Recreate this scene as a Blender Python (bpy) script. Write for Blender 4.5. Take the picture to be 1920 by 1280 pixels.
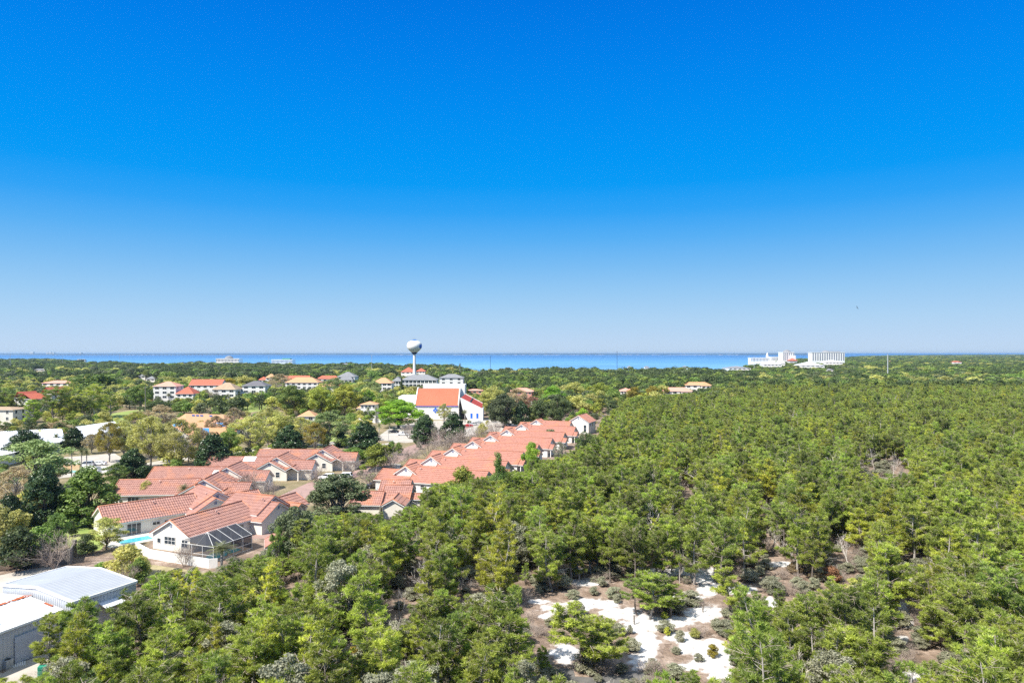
import bpy, math, random
import numpy as np
from mathutils import Vector
R = math.radians
S = bpy.context.scene
for o in list(bpy.data.objects): bpy.data.objects.remove(o)

# ------------------------------------------------------------------ camera, sky, sun, exposure
H = 35.0; F = 1300.0; HZ = 661.0
cd = bpy.data.cameras.new('camera'); cam = bpy.data.objects.new('camera', cd); S.collection.objects.link(cam); S.camera = cam
cam.location = (0, 0, H); cam.rotation_euler = (R(90), 0, 0)
cd.sensor_width = 36; cd.lens = F/1920*36; cd.shift_y = (HZ-640)/1920; cd.clip_start = .5; cd.clip_end = 200000
AZ, EL = 231.5, 50.0
W = bpy.data.worlds.new('World'); S.world = W; W.use_nodes = True
nt = W.node_tree; bg = nt.nodes['Background']
sky = nt.nodes.new('ShaderNodeTexSky'); sky.sky_type = 'NISHITA'; sky.sun_disc = False
sky.sun_elevation = R(EL); sky.sun_rotation = R(AZ); sky.air_density = 1.0; sky.dust_density = .3; sky.ozone_density = 3
tc = nt.nodes.new('ShaderNodeTexCoord'); sp = nt.nodes.new('ShaderNodeSeparateXYZ'); rp = nt.nodes.new('ShaderNodeValToRGB')
mu = nt.nodes.new('ShaderNodeMix'); mu.data_type = 'RGBA'; mu.blend_type = 'MIX'; mu.inputs[0].default_value = .002
nt.links.new(tc.outputs['Generated'], sp.inputs[0]); nt.links.new(sp.outputs[2], rp.inputs[0])
sc10 = nt.nodes.new('ShaderNodeVectorMath'); sc10.operation = 'SCALE'; sc10.inputs['Scale'].default_value = 10
nt.links.new(rp.outputs[0], sc10.inputs[0]); nt.links.new(sc10.outputs[0], mu.inputs[6]); nt.links.new(sky.outputs[0], mu.inputs[7]); nt.links.new(mu.outputs[2], bg.inputs[0])
SKYR = [(0.0, (0.3098, 0.3985, 0.5052)), (0.0038, (0.3098, 0.3985, 0.5052)), (0.0162, (0.2957, 0.3944, 0.5148)), (0.0469, (0.2462, 0.3781, 0.5196)), (0.0851, (0.1777, 0.3392, 0.5196)), (0.1229, (0.1118, 0.2923, 0.5196)), (0.1602, (0.056, 0.2494, 0.5244)), (0.1968, (0.017, 0.2104, 0.5293)), (0.2327, (0.0014, 0.1883, 0.5293)), (0.2676, (0.0, 0.1752, 0.5244)), (0.3342, (0.0, 0.1483, 0.5005)), (0.3962, (0.0, 0.124, 0.4726)), (0.4532, (0.0, 0.1041, 0.4368)), (0.6, (0.27, 0.34, 0.44)), (1.0, (0.31, 0.38, 0.47))]
el = rp.color_ramp.elements
el[0].position = SKYR[0][0]; el[0].color = (*SKYR[0][1], 1)
for i,(p,c) in enumerate(SKYR[1:]):
    e = el[1] if i == 0 else el.new(p)
    e.position = p; e.color = (*c, 1)
bg.inputs[1].default_value = 0.10
sd = bpy.data.lights.new('sun', 'SUN'); sun = bpy.data.objects.new('sun', sd); S.collection.objects.link(sun)
sd.energy = 4.6; sd.angle = R(.5); sd.color = (1, .95, .86)
sdir = Vector((math.sin(R(AZ))*math.cos(R(EL)), math.cos(R(AZ))*math.cos(R(EL)), math.sin(R(EL))))
sun.rotation_euler = sdir.to_track_quat('Z', 'Y').to_euler(); sun.location = (-60, -40, 120)
S.view_settings.view_transform = 'Standard'; S.view_settings.look = 'None'; S.view_settings.gamma = 1
S.view_settings.exposure = 0.8
cy = S.cycles; cy.max_bounces = 5; cy.diffuse_bounces = 2; cy.glossy_bounces = 2; cy.transmission_bounces = 3; cy.transparent_max_bounces = 8
cy.volume_bounces = 0; cy.use_denoising = False; cy.denoiser = 'OPENIMAGEDENOISE'; cy.denoising_input_passes = 'RGB_ALBEDO_NORMAL'; cy.denoising_prefilter = 'ACCURATE'; cy.caustics_reflective = False; cy.caustics_refractive = False

# ------------------------------------------------------------------ helpers
rnd = random.Random(7)
def P(px, py, z=0.0):
    """point at height z seen at (px,py) of the photograph"""
    Y = (H-z)*F/(py-HZ); return Vector(((px-960)/F*Y, Y, z))
def scr(x, Y, z): return 960+F*x/Y, HZ+(H-z)*F/Y
def tag(o, label=None, cat=None, group=None, kind=None):
    if label: o['label'] = label
    if cat: o['category'] = cat
    if group: o['group'] = group
    if kind: o['kind'] = kind
    return o
def link(o, parent=None):
    S.collection.objects.link(o)
    if parent: o.parent = parent
    return o
def empty(name, loc, rz, label, cat, group=None):
    o = bpy.data.objects.new(name, None); o.empty_display_size = .3; link(o); o.location = loc; o.rotation_euler = (0, 0, rz)
    return tag(o, label, cat, group)
class MB:
    def __init__(s): s.v = []; s.f = []; s.m = []
    def add(s, vs, fs, m=0):
        b = len(s.v); s.v += [tuple(v) for v in vs]; s.f += [tuple(b+i for i in f) for f in fs]; s.m += [m]*len(fs)
    def box(s, x0, x1, y0, y1, z0, z1, m=0):
        s.add([(x0,y0,z0),(x1,y0,z0),(x1,y1,z0),(x0,y1,z0),(x0,y0,z1),(x1,y0,z1),(x1,y1,z1),(x0,y1,z1)],
              [(0,3,2,1),(4,5,6,7),(0,1,5,4),(1,2,6,5),(2,3,7,6),(3,0,4,7)], m)
    def bar(s, a, b, w, h=None, m=0, up=(0,0,1)):
        h = h or w; a = Vector(a); b = Vector(b); d = (b-a).normalized(); u = Vector(up)
        if abs(d.dot(u)) > .98: u = Vector((1,0,0))
        r = d.cross(u).normalized(); u = r.cross(d)
        vs = [p+r*sx*w/2+u*sy*h/2 for p in (a,b) for sx,sy in ((-1,-1),(1,-1),(1,1),(-1,1))]
        s.add(vs, [(0,1,2,3),(7,6,5,4),(0,4,5,1),(1,5,6,2),(2,6,7,3),(3,7,4,0)], m)
    def tube(s, pts, rad, n=6, m=0, cap=True):
        pts = [Vector(p) for p in pts]; b = len(s.v); k = len(pts)
        for i,p in enumerate(pts):
            d = (pts[min(i+1,k-1)]-pts[max(i-1,0)]).normalized()
            u = Vector((0,0,1)) if abs(d.z) < .9 else Vector((1,0,0))
            r = d.cross(u).normalized(); u = r.cross(d)
            q = rad[i] if isinstance(rad,(list,tuple)) else rad
            for j in range(n):
                a = 2*math.pi*j/n; s.v.append(tuple(p+(r*math.cos(a)+u*math.sin(a))*q))
        for i in range(k-1):
            for j in range(n):
                s.f.append((b+i*n+j, b+i*n+(j+1)%n, b+(i+1)*n+(j+1)%n, b+(i+1)*n+j)); s.m.append(m)
        if cap:
            s.f.append(tuple(b+(k-1)*n+j for j in range(n))); s.m.append(m)
            s.f.append(tuple(b+n-1-j for j in range(n))); s.m.append(m)
    def lathe(s, prof, n=32, m=0, c=(0,0)):
        b = len(s.v)
        for r,z in prof:
            for j in range(n):
                a = 2*math.pi*j/n; s.v.append((c[0]+r*math.cos(a), c[1]+r*math.sin(a), z))
        for i in range(len(prof)-1):
            for j in range(n):
                s.f.append((b+i*n+j, b+i*n+(j+1)%n, b+(i+1)*n+(j+1)%n, b+(i+1)*n+j)); s.m.append(m)
    def mesh(s, name, mats, smooth=False):
        me = bpy.data.meshes.new(name); me.from_pydata(s.v, [], s.f)
        for m in (mats if isinstance(mats,(list,tuple)) else [mats]): me.materials.append(m)
        if any(s.m): me.polygons.foreach_set('material_index', s.m)
        if smooth: me.polygons.foreach_set('use_smooth', [True]*len(me.polygons))
        me.update(); return me
    def build(s, name, mats, parent=None, smooth=False, bevel=0):
        o = link(bpy.data.objects.new(name, s.mesh(name, mats, smooth)), parent)
        if bevel:
            b = o.modifiers.new('bevel','BEVEL'); b.width = bevel; b.segments = 2; b.limit_method = 'ANGLE'
        return o
def npmesh(name, V, Fc, mats, midx=None):
    """V (n,3) array, Fc (m,k) array of equal-sided faces"""
    me = bpy.data.meshes.new(name); k = Fc.shape[1]
    me.vertices.add(len(V)); me.vertices.foreach_set('co', V.astype(np.float32).ravel())
    me.loops.add(Fc.size); me.loops.foreach_set('vertex_index', Fc.astype(np.int32).ravel())
    me.polygons.add(len(Fc)); me.polygons.foreach_set('loop_start', np.arange(0, Fc.size, k, dtype=np.int32))
    me.polygons.foreach_set('loop_total', np.full(len(Fc), k, dtype=np.int32))
    for m in mats: me.materials.append(m)
    if midx is not None: me.polygons.foreach_set('material_index', midx.astype(np.int32))
    me.update(calc_edges=True); return me

# ------------------------------------------------------------------ materials
def node_mat(name):
    m = bpy.data.materials.new(name); m.use_nodes = True; n = m.node_tree
    return m, n, n.nodes['Principled BSDF'], n.nodes['Material Output']
def ramp(n, src, stops, interp='LINEAR'):
    r = n.nodes.new('ShaderNodeValToRGB'); n.links.new(src, r.inputs[0]); e = r.color_ramp.elements; r.color_ramp.interpolation = interp
    e[0].position = stops[0][0]; e[0].color = (*stops[0][1],1); e[1].position = stops[1][0]; e[1].color = (*stops[1][1],1)
    for p,c in stops[2:]:
        q = e.new(p); q.color = (*c,1)
    return r
def noise(n, scale, coord='Object', detail=3, rough=.6, out='Fac'):
    t = n.nodes.new('ShaderNodeTexCoord'); k = n.nodes.new('ShaderNodeTexNoise'); k.inputs['Scale'].default_value = scale
    k.inputs['Detail'].default_value = detail; k.inputs['Roughness'].default_value = rough
    if coord == 'World':
        g = n.nodes.new('ShaderNodeNewGeometry'); n.links.new(g.outputs['Position'], k.inputs['Vector'])
    else: n.links.new(t.outputs[coord], k.inputs['Vector'])
    return k.outputs[out]
def mix(n, a, b, f, mode='MIX'):
    x = n.nodes.new('ShaderNodeMix'); x.data_type = 'RGBA'; x.blend_type = mode
    for s,v in ((6,a),(7,b)):
        if isinstance(v, tuple): x.inputs[s].default_value = (*v,1)
        else: n.links.new(v, x.inputs[s])
    if isinstance(f,(int,float)): x.inputs[0].default_value = f
    else: n.links.new(f, x.inputs[0])
    return x.outputs[2]
def paint(name, col, rough=.7, var=.12, scale=.8, bump=0, bscale=6, spec=.3, metal=0, coord='World'):
    m, n, b, o = node_mat(name)
    f = noise(n, scale, coord, 5); lo = tuple(c*(1-var) for c in col); hi = tuple(min(1,c*(1+var)) for c in col)
    r = ramp(n, f, [(.3,lo),(.7,hi)]); n.links.new(r.outputs[0], b.inputs['Base Color'])
    b.inputs['Roughness'].default_value = rough; b.inputs['Specular IOR Level'].default_value = spec; b.inputs['Metallic'].default_value = metal
    if bump:
        bp = n.nodes.new('ShaderNodeBump'); bp.inputs['Strength'].default_value = bump; bp.inputs['Distance'].default_value = .05
        n.links.new(noise(n, bscale, coord, 4), bp.inputs['Height']); n.links.new(bp.outputs[0], b.inputs['Normal'])
    return m
def leafmat(name, dark, light, trans=.35, var=.25, scale=.55, rough=.6):
    m, n, b, o = node_mat(name); n.nodes.remove(b)
    f = noise(n, scale, 'Object', 2)
    r = ramp(n, f, [(.34,dark),(.66,light)])
    oi = n.nodes.new('ShaderNodeObjectInfo')
    hs = n.nodes.new('ShaderNodeHueSaturation'); n.links.new(r.outputs[0], hs.inputs['Color'])
    def mr(lo, hi, src):
        q = n.nodes.new('ShaderNodeMapRange'); q.inputs[3].default_value = lo; q.inputs[4].default_value = hi; n.links.new(src, q.inputs[0]); return q.outputs[0]
    n.links.new(mr(1-var, 1+var, oi.outputs['Random']), hs.inputs['Value'])
    w = n.nodes.new('ShaderNodeTexWhiteNoise'); w.noise_dimensions = '1D'; n.links.new(oi.outputs['Random'], w.inputs['W'])
    n.links.new(mr(.5-.016*var/.25, .5+.006*var/.25, w.outputs['Value']), hs.inputs['Hue'])
    geo = n.nodes.new('ShaderNodeNewGeometry')
    v2 = n.nodes.new('ShaderNodeHueSaturation'); n.links.new(hs.outputs[0], v2.inputs['Color']); n.links.new(mr(.72,1.28,geo.outputs['Random Per Island']), v2.inputs['Value'])
    d = n.nodes.new('ShaderNodeBsdfDiffuse'); t = n.nodes.new('ShaderNodeBsdfTranslucent'); x = n.nodes.new('ShaderNodeMixShader')
    n.links.new(v2.outputs[0], d.inputs[0]); n.links.new(v2.outputs[0], t.inputs[0]); x.inputs[0].default_value = trans
    g = n.nodes.new('ShaderNodeBsdfGlossy'); g.inputs['Roughness'].default_value = rough; g.inputs[0].default_value = (1,1,1,1)
    y = n.nodes.new('ShaderNodeMixShader'); y.inputs[0].default_value = .035
    n.links.new(d.outputs[0], x.inputs[1]); n.links.new(t.outputs[0], x.inputs[2]); n.links.new(x.outputs[0], y.inputs[1]); n.links.new(g.outputs[0], y.inputs[2])
    n.links.new(y.outputs[0], o.inputs[0]); return m
M = {}
M['white'] = paint('white_paint', (.80,.79,.76), .6, .05)
M['stucco'] = paint('cream_stucco', (.78,.74,.65), .85, .08, .5, .3, 9)
M['stucco_white'] = paint('white_stucco', (.80,.78,.74), .85, .06, .3, .3, 9)
M['trim'] = paint('white_trim', (.78,.77,.74), .55, .05)
M['asphalt'] = paint('asphalt', (.14,.135,.13), .9, .25, .7, .3, 12)
M['concrete'] = paint('pale_concrete', (.46,.42,.37), .9, .18, .25, .3, 4)
M['pinkpave'] = paint('pink_pavers', (.36,.24,.21), .9, .16, .5, .4, 5)
M['deck'] = paint('pool_deck', (.56,.42,.30), .85, .1, .6)
M['bark'] = paint('bark', (.20,.17,.145), .9, .35, 3, .6, 9, coord='Object')
M['bark_light'] = paint('grey_bark', (.36,.33,.30), .9, .3, 3, .6, 9, coord='Object')
M['twig'] = paint('grey_twigs', (.34,.28,.24), .9, .3, 2, coord='Object')
M['silver'] = paint('silver_wood', (.55,.50,.45), .9, .2, 2, coord='Object')
M['dark'] = paint('dark_metal', (.03,.03,.035), .5, .2)
M['metal'] = paint('galvanised_steel', (.42,.44,.46), .45, .1, spec=.5)
M['polewood'] = paint('weathered_pole', (.25,.22,.19), .9, .2)
M['bluepaint'] = paint('blue_paint', (.02,.14,.62), .5, .1)
M['navy'] = paint('navy_paint', (.015,.03,.12), .5, .1)
M['wallgrey'] = paint('grey_block', (.20,.18,.16), .9, .2, .7, .3, 4)
M['greentarp'] = paint('green_tarp', (.03,.30,.20), .7, .2, 3)
M['flower'] = leafmat('crimson_flowers', (.35,.02,.05), (.62,.06,.12))
def tile(name, lo, hi, stain=(.66,.26,.11)):
    m, n, b, o = node_mat(name)
    c = ramp(n, noise(n, 1.6, 'Object', 4, .7), [(.3,lo),(.7,hi)]).outputs[0]
    s = ramp(n, noise(n, .22, 'World', 4), [(.52,(0,0,0)),(.68,(1,1,1))]).outputs[0]
    f = n.nodes.new('ShaderNodeMath'); f.operation = 'MULTIPLY'; f.inputs[1].default_value = .4; n.links.new(s, f.inputs[0])
    c = mix(n, c, stain, f.outputs[0]); n.links.new(c, b.inputs['Base Color']); b.inputs['Roughness'].default_value = .75
    b.inputs['Specular IOR Level'].default_value = .25; return m
M['tile'] = tile('terracotta_tile', (.29,.145,.12), (.45,.25,.205))
M['tilecap'] = tile('terracotta_ridge_tile', (.40,.17,.11), (.56,.26,.17))
M['tile_r'] = tile('orange_terracotta_tile', (.35,.16,.12), (.49,.245,.19))
M['tile_red'] = tile('red_tile', (.42,.10,.06), (.56,.17,.11), (.6,.15,.08))
M['tile_orange'] = tile('orange_tile', (.50,.26,.13), (.60,.35,.20), (.7,.3,.15))
M['tile_pink'] = tile('pink_tile', (.58,.27,.20), (.70,.36,.28), (.7,.3,.2))
M['shingle_brown'] = paint('brown_shingle', (.40,.29,.20), .9, .15, .5)
M['shingle_grey'] = paint('grey_shingle', (.15,.145,.16), .9, .15, .5)
M['shingle_light'] = paint('light_grey_shingle', (.23,.235,.25), .9, .15, .5)
M['scarlet'] = paint('scarlet_metal', (.56,.16,.09), .55, .06, .1)
M['darkred'] = paint('dark_red_tile', (.42,.06,.04), .6, .12, .6)
def glass(name, col=(.03,.045,.06)):
    m, n, b, o = node_mat(name); b.inputs['Base Color'].default_value = (*col,1); b.inputs['Roughness'].default_value = .08
    b.inputs['Specular IOR Level'].default_value = .8; return m
M['glass'] = glass('window_glass'); M['carglass'] = glass('car_glass', (.01,.012,.015))
def metalroof(name, col, rust=False, axis=0, sp=.35):
    m, n, b, o = node_mat(name)
    f = noise(n, .25, 'Object', 5); c = ramp(n, f, [(.3,tuple(x*.9 for x in col)),(.7,tuple(min(1,x*1.06) for x in col))]).outputs[0]
    n.links.new(c, b.inputs['Base Color']); b.inputs['Roughness'].default_value = .5; b.inputs['Specular IOR Level'].default_value = .4; return m
M['roof_grey'] = metalroof('grey_metal_roof', (.38,.40,.43)); M['roof_white'] = metalroof('white_metal_roof', (.74,.76,.80))
M['siding'] = metalroof('pale_metal_siding', (.50,.52,.55))
M['rust'] = paint('rust', (.42,.12,.05), .9, .4, 2)
def screen():
    m, n, b, o = node_mat('pool_screen'); n.nodes.remove(b)
    d = n.nodes.new('ShaderNodeBsdfDiffuse'); d.inputs[0].default_value = (.07,.075,.09,1); t = n.nodes.new('ShaderNodeBsdfTransparent'); x = n.nodes.new('ShaderNodeMixShader')
    x.inputs[0].default_value = .68; n.links.new(d.outputs[0], x.inputs[2]); n.links.new(t.outputs[0], x.inputs[1]); n.links.new(x.outputs[0], o.inputs[0]); return m
M['screen'] = screen()
def poolwater():
    m, n, b, o = node_mat('pool_water'); c = ramp(n, noise(n, 2.5, 'World', 3), [(.3,(.06,.42,.52)),(.7,(.14,.58,.66))]).outputs[0]
    n.links.new(c, b.inputs['Base Color']); b.inputs['Roughness'].default_value = .12; return m
M['pool'] = poolwater()
def carpaint(name, col):
    m, n, b, o = node_mat(name); b.inputs['Base Color'].default_value = (*col,1); b.inputs['Roughness'].default_value = .3
    b.inputs['Coat Weight'].default_value = .6; b.inputs['Coat Roughness'].default_value = .08; return m

# ------------------------------------------------------------------ the ground, sand, lawns, roads, water, far shore
def shore_Y(x, Y0=None):
    return 0
def make_ground():
    m, n, b, o = node_mat('forest_floor_and_town_ground')
    litter = ramp(n, noise(n, .35, 'World', 6, .7), [(.3,(.12,.085,.06)),(.48,(.24,.17,.125)),(.6,(.36,.27,.21)),(.74,(.56,.49,.43))]).outputs[0]
    grass = ramp(n, noise(n, .12, 'World', 5), [(.3,(.13,.13,.05)),(.5,(.25,.20,.11)),(.7,(.36,.28,.19))]).outputs[0]
    at = n.nodes.new('ShaderNodeAttribute'); at.attribute_name = 'town'
    c = mix(n, litter, grass, at.outputs['Fac']); n.links.new(c, b.inputs['Base Color']); b.inputs['Roughness'].default_value = .95
    bp = n.nodes.new('ShaderNodeBump'); bp.inputs['Distance'].default_value = .4; n.links.new(noise(n, 1.5, 'World', 5), bp.inputs['Height']); n.links.new(bp.outputs[0], b.inputs['Normal'])
    # polar sheet that ends at the shore line
    shore = [(-200,2450),(0,2450),(100,2300),(180,1750),(240,1500),(330,1520),(400,1750),(500,1500),(700,1480),(860,1150),(960,1120),(1370,1150),(1400,1500),(1440,1800),
             (1490,2900),(1560,3400),(1620,5200),(1700,7500),(1800,9000),(1920,9800),(2200,10500)]
    sx = [a for a,_ in shore]; sy = [b_ for _,b_ in shore]
    cols = np.linspace(-700, 2620, 240); rows = np.linspace(0, 1, 90)
    V = []; T = []
    for r in rows:
        for px in cols:
            ymax = float(np.interp(px, sx, sy)); ymax *= 1+.02*math.sin(px*.05)+.012*math.sin(px*.17)
            Y = 8*(ymax/8)**r
            V.append(((px-960)/F*Y, Y, 0)); q, py = scr(V[-1][0], Y, 0)
            T.append(1.0 if (q < 900 and py < 1050-.12*q) else (.35 if py < 760 else 0.0))
    nc = len(cols); fs = np.array([(i*nc+j, i*nc+j+1, (i+1)*nc+j+1, (i+1)*nc+j) for i in range(len(rows)-1) for j in range(nc-1)])
    # a skirt behind and beside the camera
    me = npmesh('ground', np.array(V), fs, [m]); a = me.attributes.new('town','FLOAT','POINT'); a.data.foreach_set('value', T)
    g = link(bpy.data.objects.new('ground', me)); tag(g, kind='structure')
    # water and the far shore
    m2, n2, b2, o2 = node_mat('bay_water')
    sxyz = n2.nodes.new('ShaderNodeSeparateXYZ'); g0 = n2.nodes.new('ShaderNodeNewGeometry'); n2.links.new(g0.outputs['Position'], sxyz.inputs[0])
    dp = n2.nodes.new('ShaderNodeMapRange'); dp.inputs[1].default_value = 1400; dp.inputs[2].default_value = 6500; n2.links.new(sxyz.outputs[1], dp.inputs[0])
    c = ramp(n2, dp.outputs[0], [(0,(.15,.33,.55)),(.25,(.095,.26,.48)),(.6,(.06,.20,.42)),(1,(.04,.15,.36))]).outputs[0]      # paler near, darker blue with distance
    mp = n2.nodes.new('ShaderNodeMapping'); gg = n2.nodes.new('ShaderNodeNewGeometry'); n2.links.new(gg.outputs['Position'], mp.inputs[0]); mp.inputs['Scale'].default_value = (.0004,.004,1)
    kk = n2.nodes.new('ShaderNodeTexNoise'); n2.links.new(mp.outputs[0], kk.inputs['Vector']); kk.inputs['Detail'].default_value = 4
    band = ramp(n2, kk.outputs['Fac'], [(.4,(.72,.8,.86)),(.62,(1.25,1.2,1.12))]).outputs[0]
    n2.links.new(mix(n2, c, band, 1, 'MULTIPLY'), b2.inputs['Base Color']); b2.inputs['Roughness'].default_value = .55; b2.inputs['Specular IOR Level'].default_value = .25
    w = MB(); w.add([(-60000,900,-.6),(60000,900,-.6),(60000,60000,-.6),(-60000,60000,-.6)], [(0,1,2,3)]); tag(w.build('water', m2), kind='structure')
    # far shore: a low wooded strip, blue of the haze put into its colour
    fs_ = MB(); k = 400; rr = random.Random(3)
    prev = None; x0 = -9500; x1 = 4600; top = []
    for i in range(k+1):
        x = x0+(x1-x0)*i/k; t = 21+4*math.sin(i*.05)+3*math.sin(i*.21)+rr.uniform(-1.6,1.6)
        if x < -6900: t *= .75
        top.append((x,t))
    for (xa,ta),(xb,tb) in zip(top, top[1:]):
        ya, yb = 11000+350*math.sin(xa*.0012), 11000+350*math.sin(xb*.0012)
        fs_.add([(xa,ya,-1),(xb,yb,-1),(xb,yb+60,tb),(xa,ya+60,ta),(xa,ya+1500,ta*.9),(xb,yb+1500,tb*.9)], [(0,1,2,3),(3,2,5,4)])
    tag(fs_.build('hills', paint('hazy_wooded_shore', (.05,.10,.16), .95, .25, .004)), kind='structure')
    # beach line at the foot of the far shore
    bm = MB()
    for (xa,xb) in ((-1900,-1500),(-900,-300),(-150,3600),(-6000,-5500),(-3600,-3300)):
        for i in range(int((xb-xa)/60)):
            if rr.random() < .62:
                x = xa+i*60; y = 11000+350*math.sin(x*.0012)-30; bm.box(x, x+rr.uniform(25,60), y, y+20, -.5, rr.uniform(1.5,4.5))
    tag(bm.build('shore', paint('far_pale_beach', (.62,.55,.52), .9, .2, .01)), kind='structure')
make_ground()

def sheet(name, pts, z, mat, n=0):
    """flat sheet through picture points lying on the ground"""
    q = [P(px,py) for px,py in pts]; b = MB(); b.add([(v.x,v.y,z) for v in q], [tuple(range(len(q)))])
    return tag(b.build(name, mat), kind='structure')
def ribbon(name, pts, w, z, mat):
    q = [P(px,py) for px,py in pts]; b = MB(); L = []
    for i,p in enumerate(q):
        d = (q[min(i+1,len(q)-1)]-q[max(i-1,0)]); nn = Vector((-d.y,d.x,0)).normalized()*w/2; L += [(p.x+nn.x,p.y+nn.y,z),(p.x-nn.x,p.y-nn.y,z)]
    b.add(L, [(2*i,2*i+1,2*i+3,2*i+2) for i in range(len(q)-1)]); return tag(b.build(name, mat), kind='structure')
lawn_m, n_, b_, o_ = node_mat('mown_grass')
n_.links.new(ramp(n_, noise(n_, .15, 'World', 5), [(.3,(.17,.25,.05)),(.5,(.26,.33,.08)),(.72,(.36,.36,.14))]).outputs[0], b_.inputs['Base Color']); b_.inputs['Roughness'].default_value = .9
sheet('lawn', [(395,768),(400,756),(430,752),(520,750),(528,757),(500,768),(455,775)], .02, lawn_m)
sheet('lawn', [(130,795),(180,780),(240,770),(300,764),(330,768),(300,779),(240,790),(180,800)], .02, lawn_m)
sheet('lawn', [(595,838),(600,826),(625,812),(655,815),(660,824),(640,836)], .03, lawn_m)
sheet('lawn', [(100,1000),(130,972),(150,975),(200,1010),(190,1030),(150,1040)], .02, lawn_m)
sheet('lawn', [(285,1058),(420,1078),(440,1110),(300,1120),(262,1085)], .02, paint('dry_grass', (.34,.29,.16), .95, .25, .6))
ribbon('street', [(480,1010),(522,962),(552,928),(598,906),(650,893),(700,879),(738,862),(775,840),(828,818),(872,800)], 6.5, .04, M['pinkpave'])
ribbon('road', [(-60,905),(20,905),(110,893),(230,880),(330,862),(470,845),(600,833),(690,822),(760,815),(820,803)], 7, .05, M['concrete'])
ribbon('path', [(690,838),(760,826),(812,818)], 2.6, .06, M['concrete'])
sheet('parking_area', [(700,824),(735,800),(780,790),(930,785),(985,792),(975,806),(930,812),(840,822),(760,830)], .035, M['concrete'])
sheet('parking_area', [(95,876),(110,858),(215,850),(235,862),(225,884),(150,892)], .075, M['concrete'])
sheet('driveway', [(588,904),(610,889),(665,884),(672,892),(640,905)], .062, M['pinkpave'])
sheet('driveway', [(720,880),(735,868),(752,870),(748,884)], .065, M['concrete'])
sheet('yard_road', [(-120,1150),(-60,1100),(0,1078),(60,1066),(115,1060),(80,1082),(20,1110),(-40,1180)], .03, M['concrete'])
sheet('yard_pavement', [(-80,1400),(-80,1240),(5,1262),(60,1228),(110,1216),(120,1240),(70,1280),(40,1330)], .03, M['concrete'])
sheet('path', [(1035,1262),(1050,1252),(1075,1256),(1078,1268),(1115,1270),(1200,1256),(1225,1275),(1230,1330),(1060,1330)], .05, M['asphalt'])

# white sand clearing: a fine sheet that fades into the litter at its ragged edge
BL = [(1060,1141,50,13),(1095,1128,28,8),(1130,1133,38,10),(1165,1150,42,13),(1200,1170,40,20),(1212,1205,26,30),(1205,1238,30,20),(1330,1215,40,20),(1262,1166,50,11),(1318,1150,42,17),
      (1288,1118,36,9),(1330,1105,26,14),(1275,1195,30,12),(1300,1212,34,18),(1338,1240,44,24),(1290,1250,26,9),(1352,1262,30,16),(1245,1072,75,9),(1380,1105,40,10),(1322,1082,30,14),(1290,1068,40,6),
      (1330,1078,16,18),(1690,1140,15,16),(1700,1165,14,14),(1690,1200,14,10),(1720,1265,40,10),(1470,1058,40,6),(1010,1128,24,5),(1070,1070,44,5),(1100,1092,44,8),(1022,1155,14,6),(1060,1225,30,22),
      (1590,1170,30,10),(1530,1130,20,8),(1445,1130,16,12),(1700,1090,12,12),(1480,1200,16,10),(1650,1100,14,8),(1400,1135,20,8)]
def sandy(px, py):
    return max(1-((px-a)/rx)**2-((py-b)/ry)**2 for a,b,rx,ry in BL)
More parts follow.
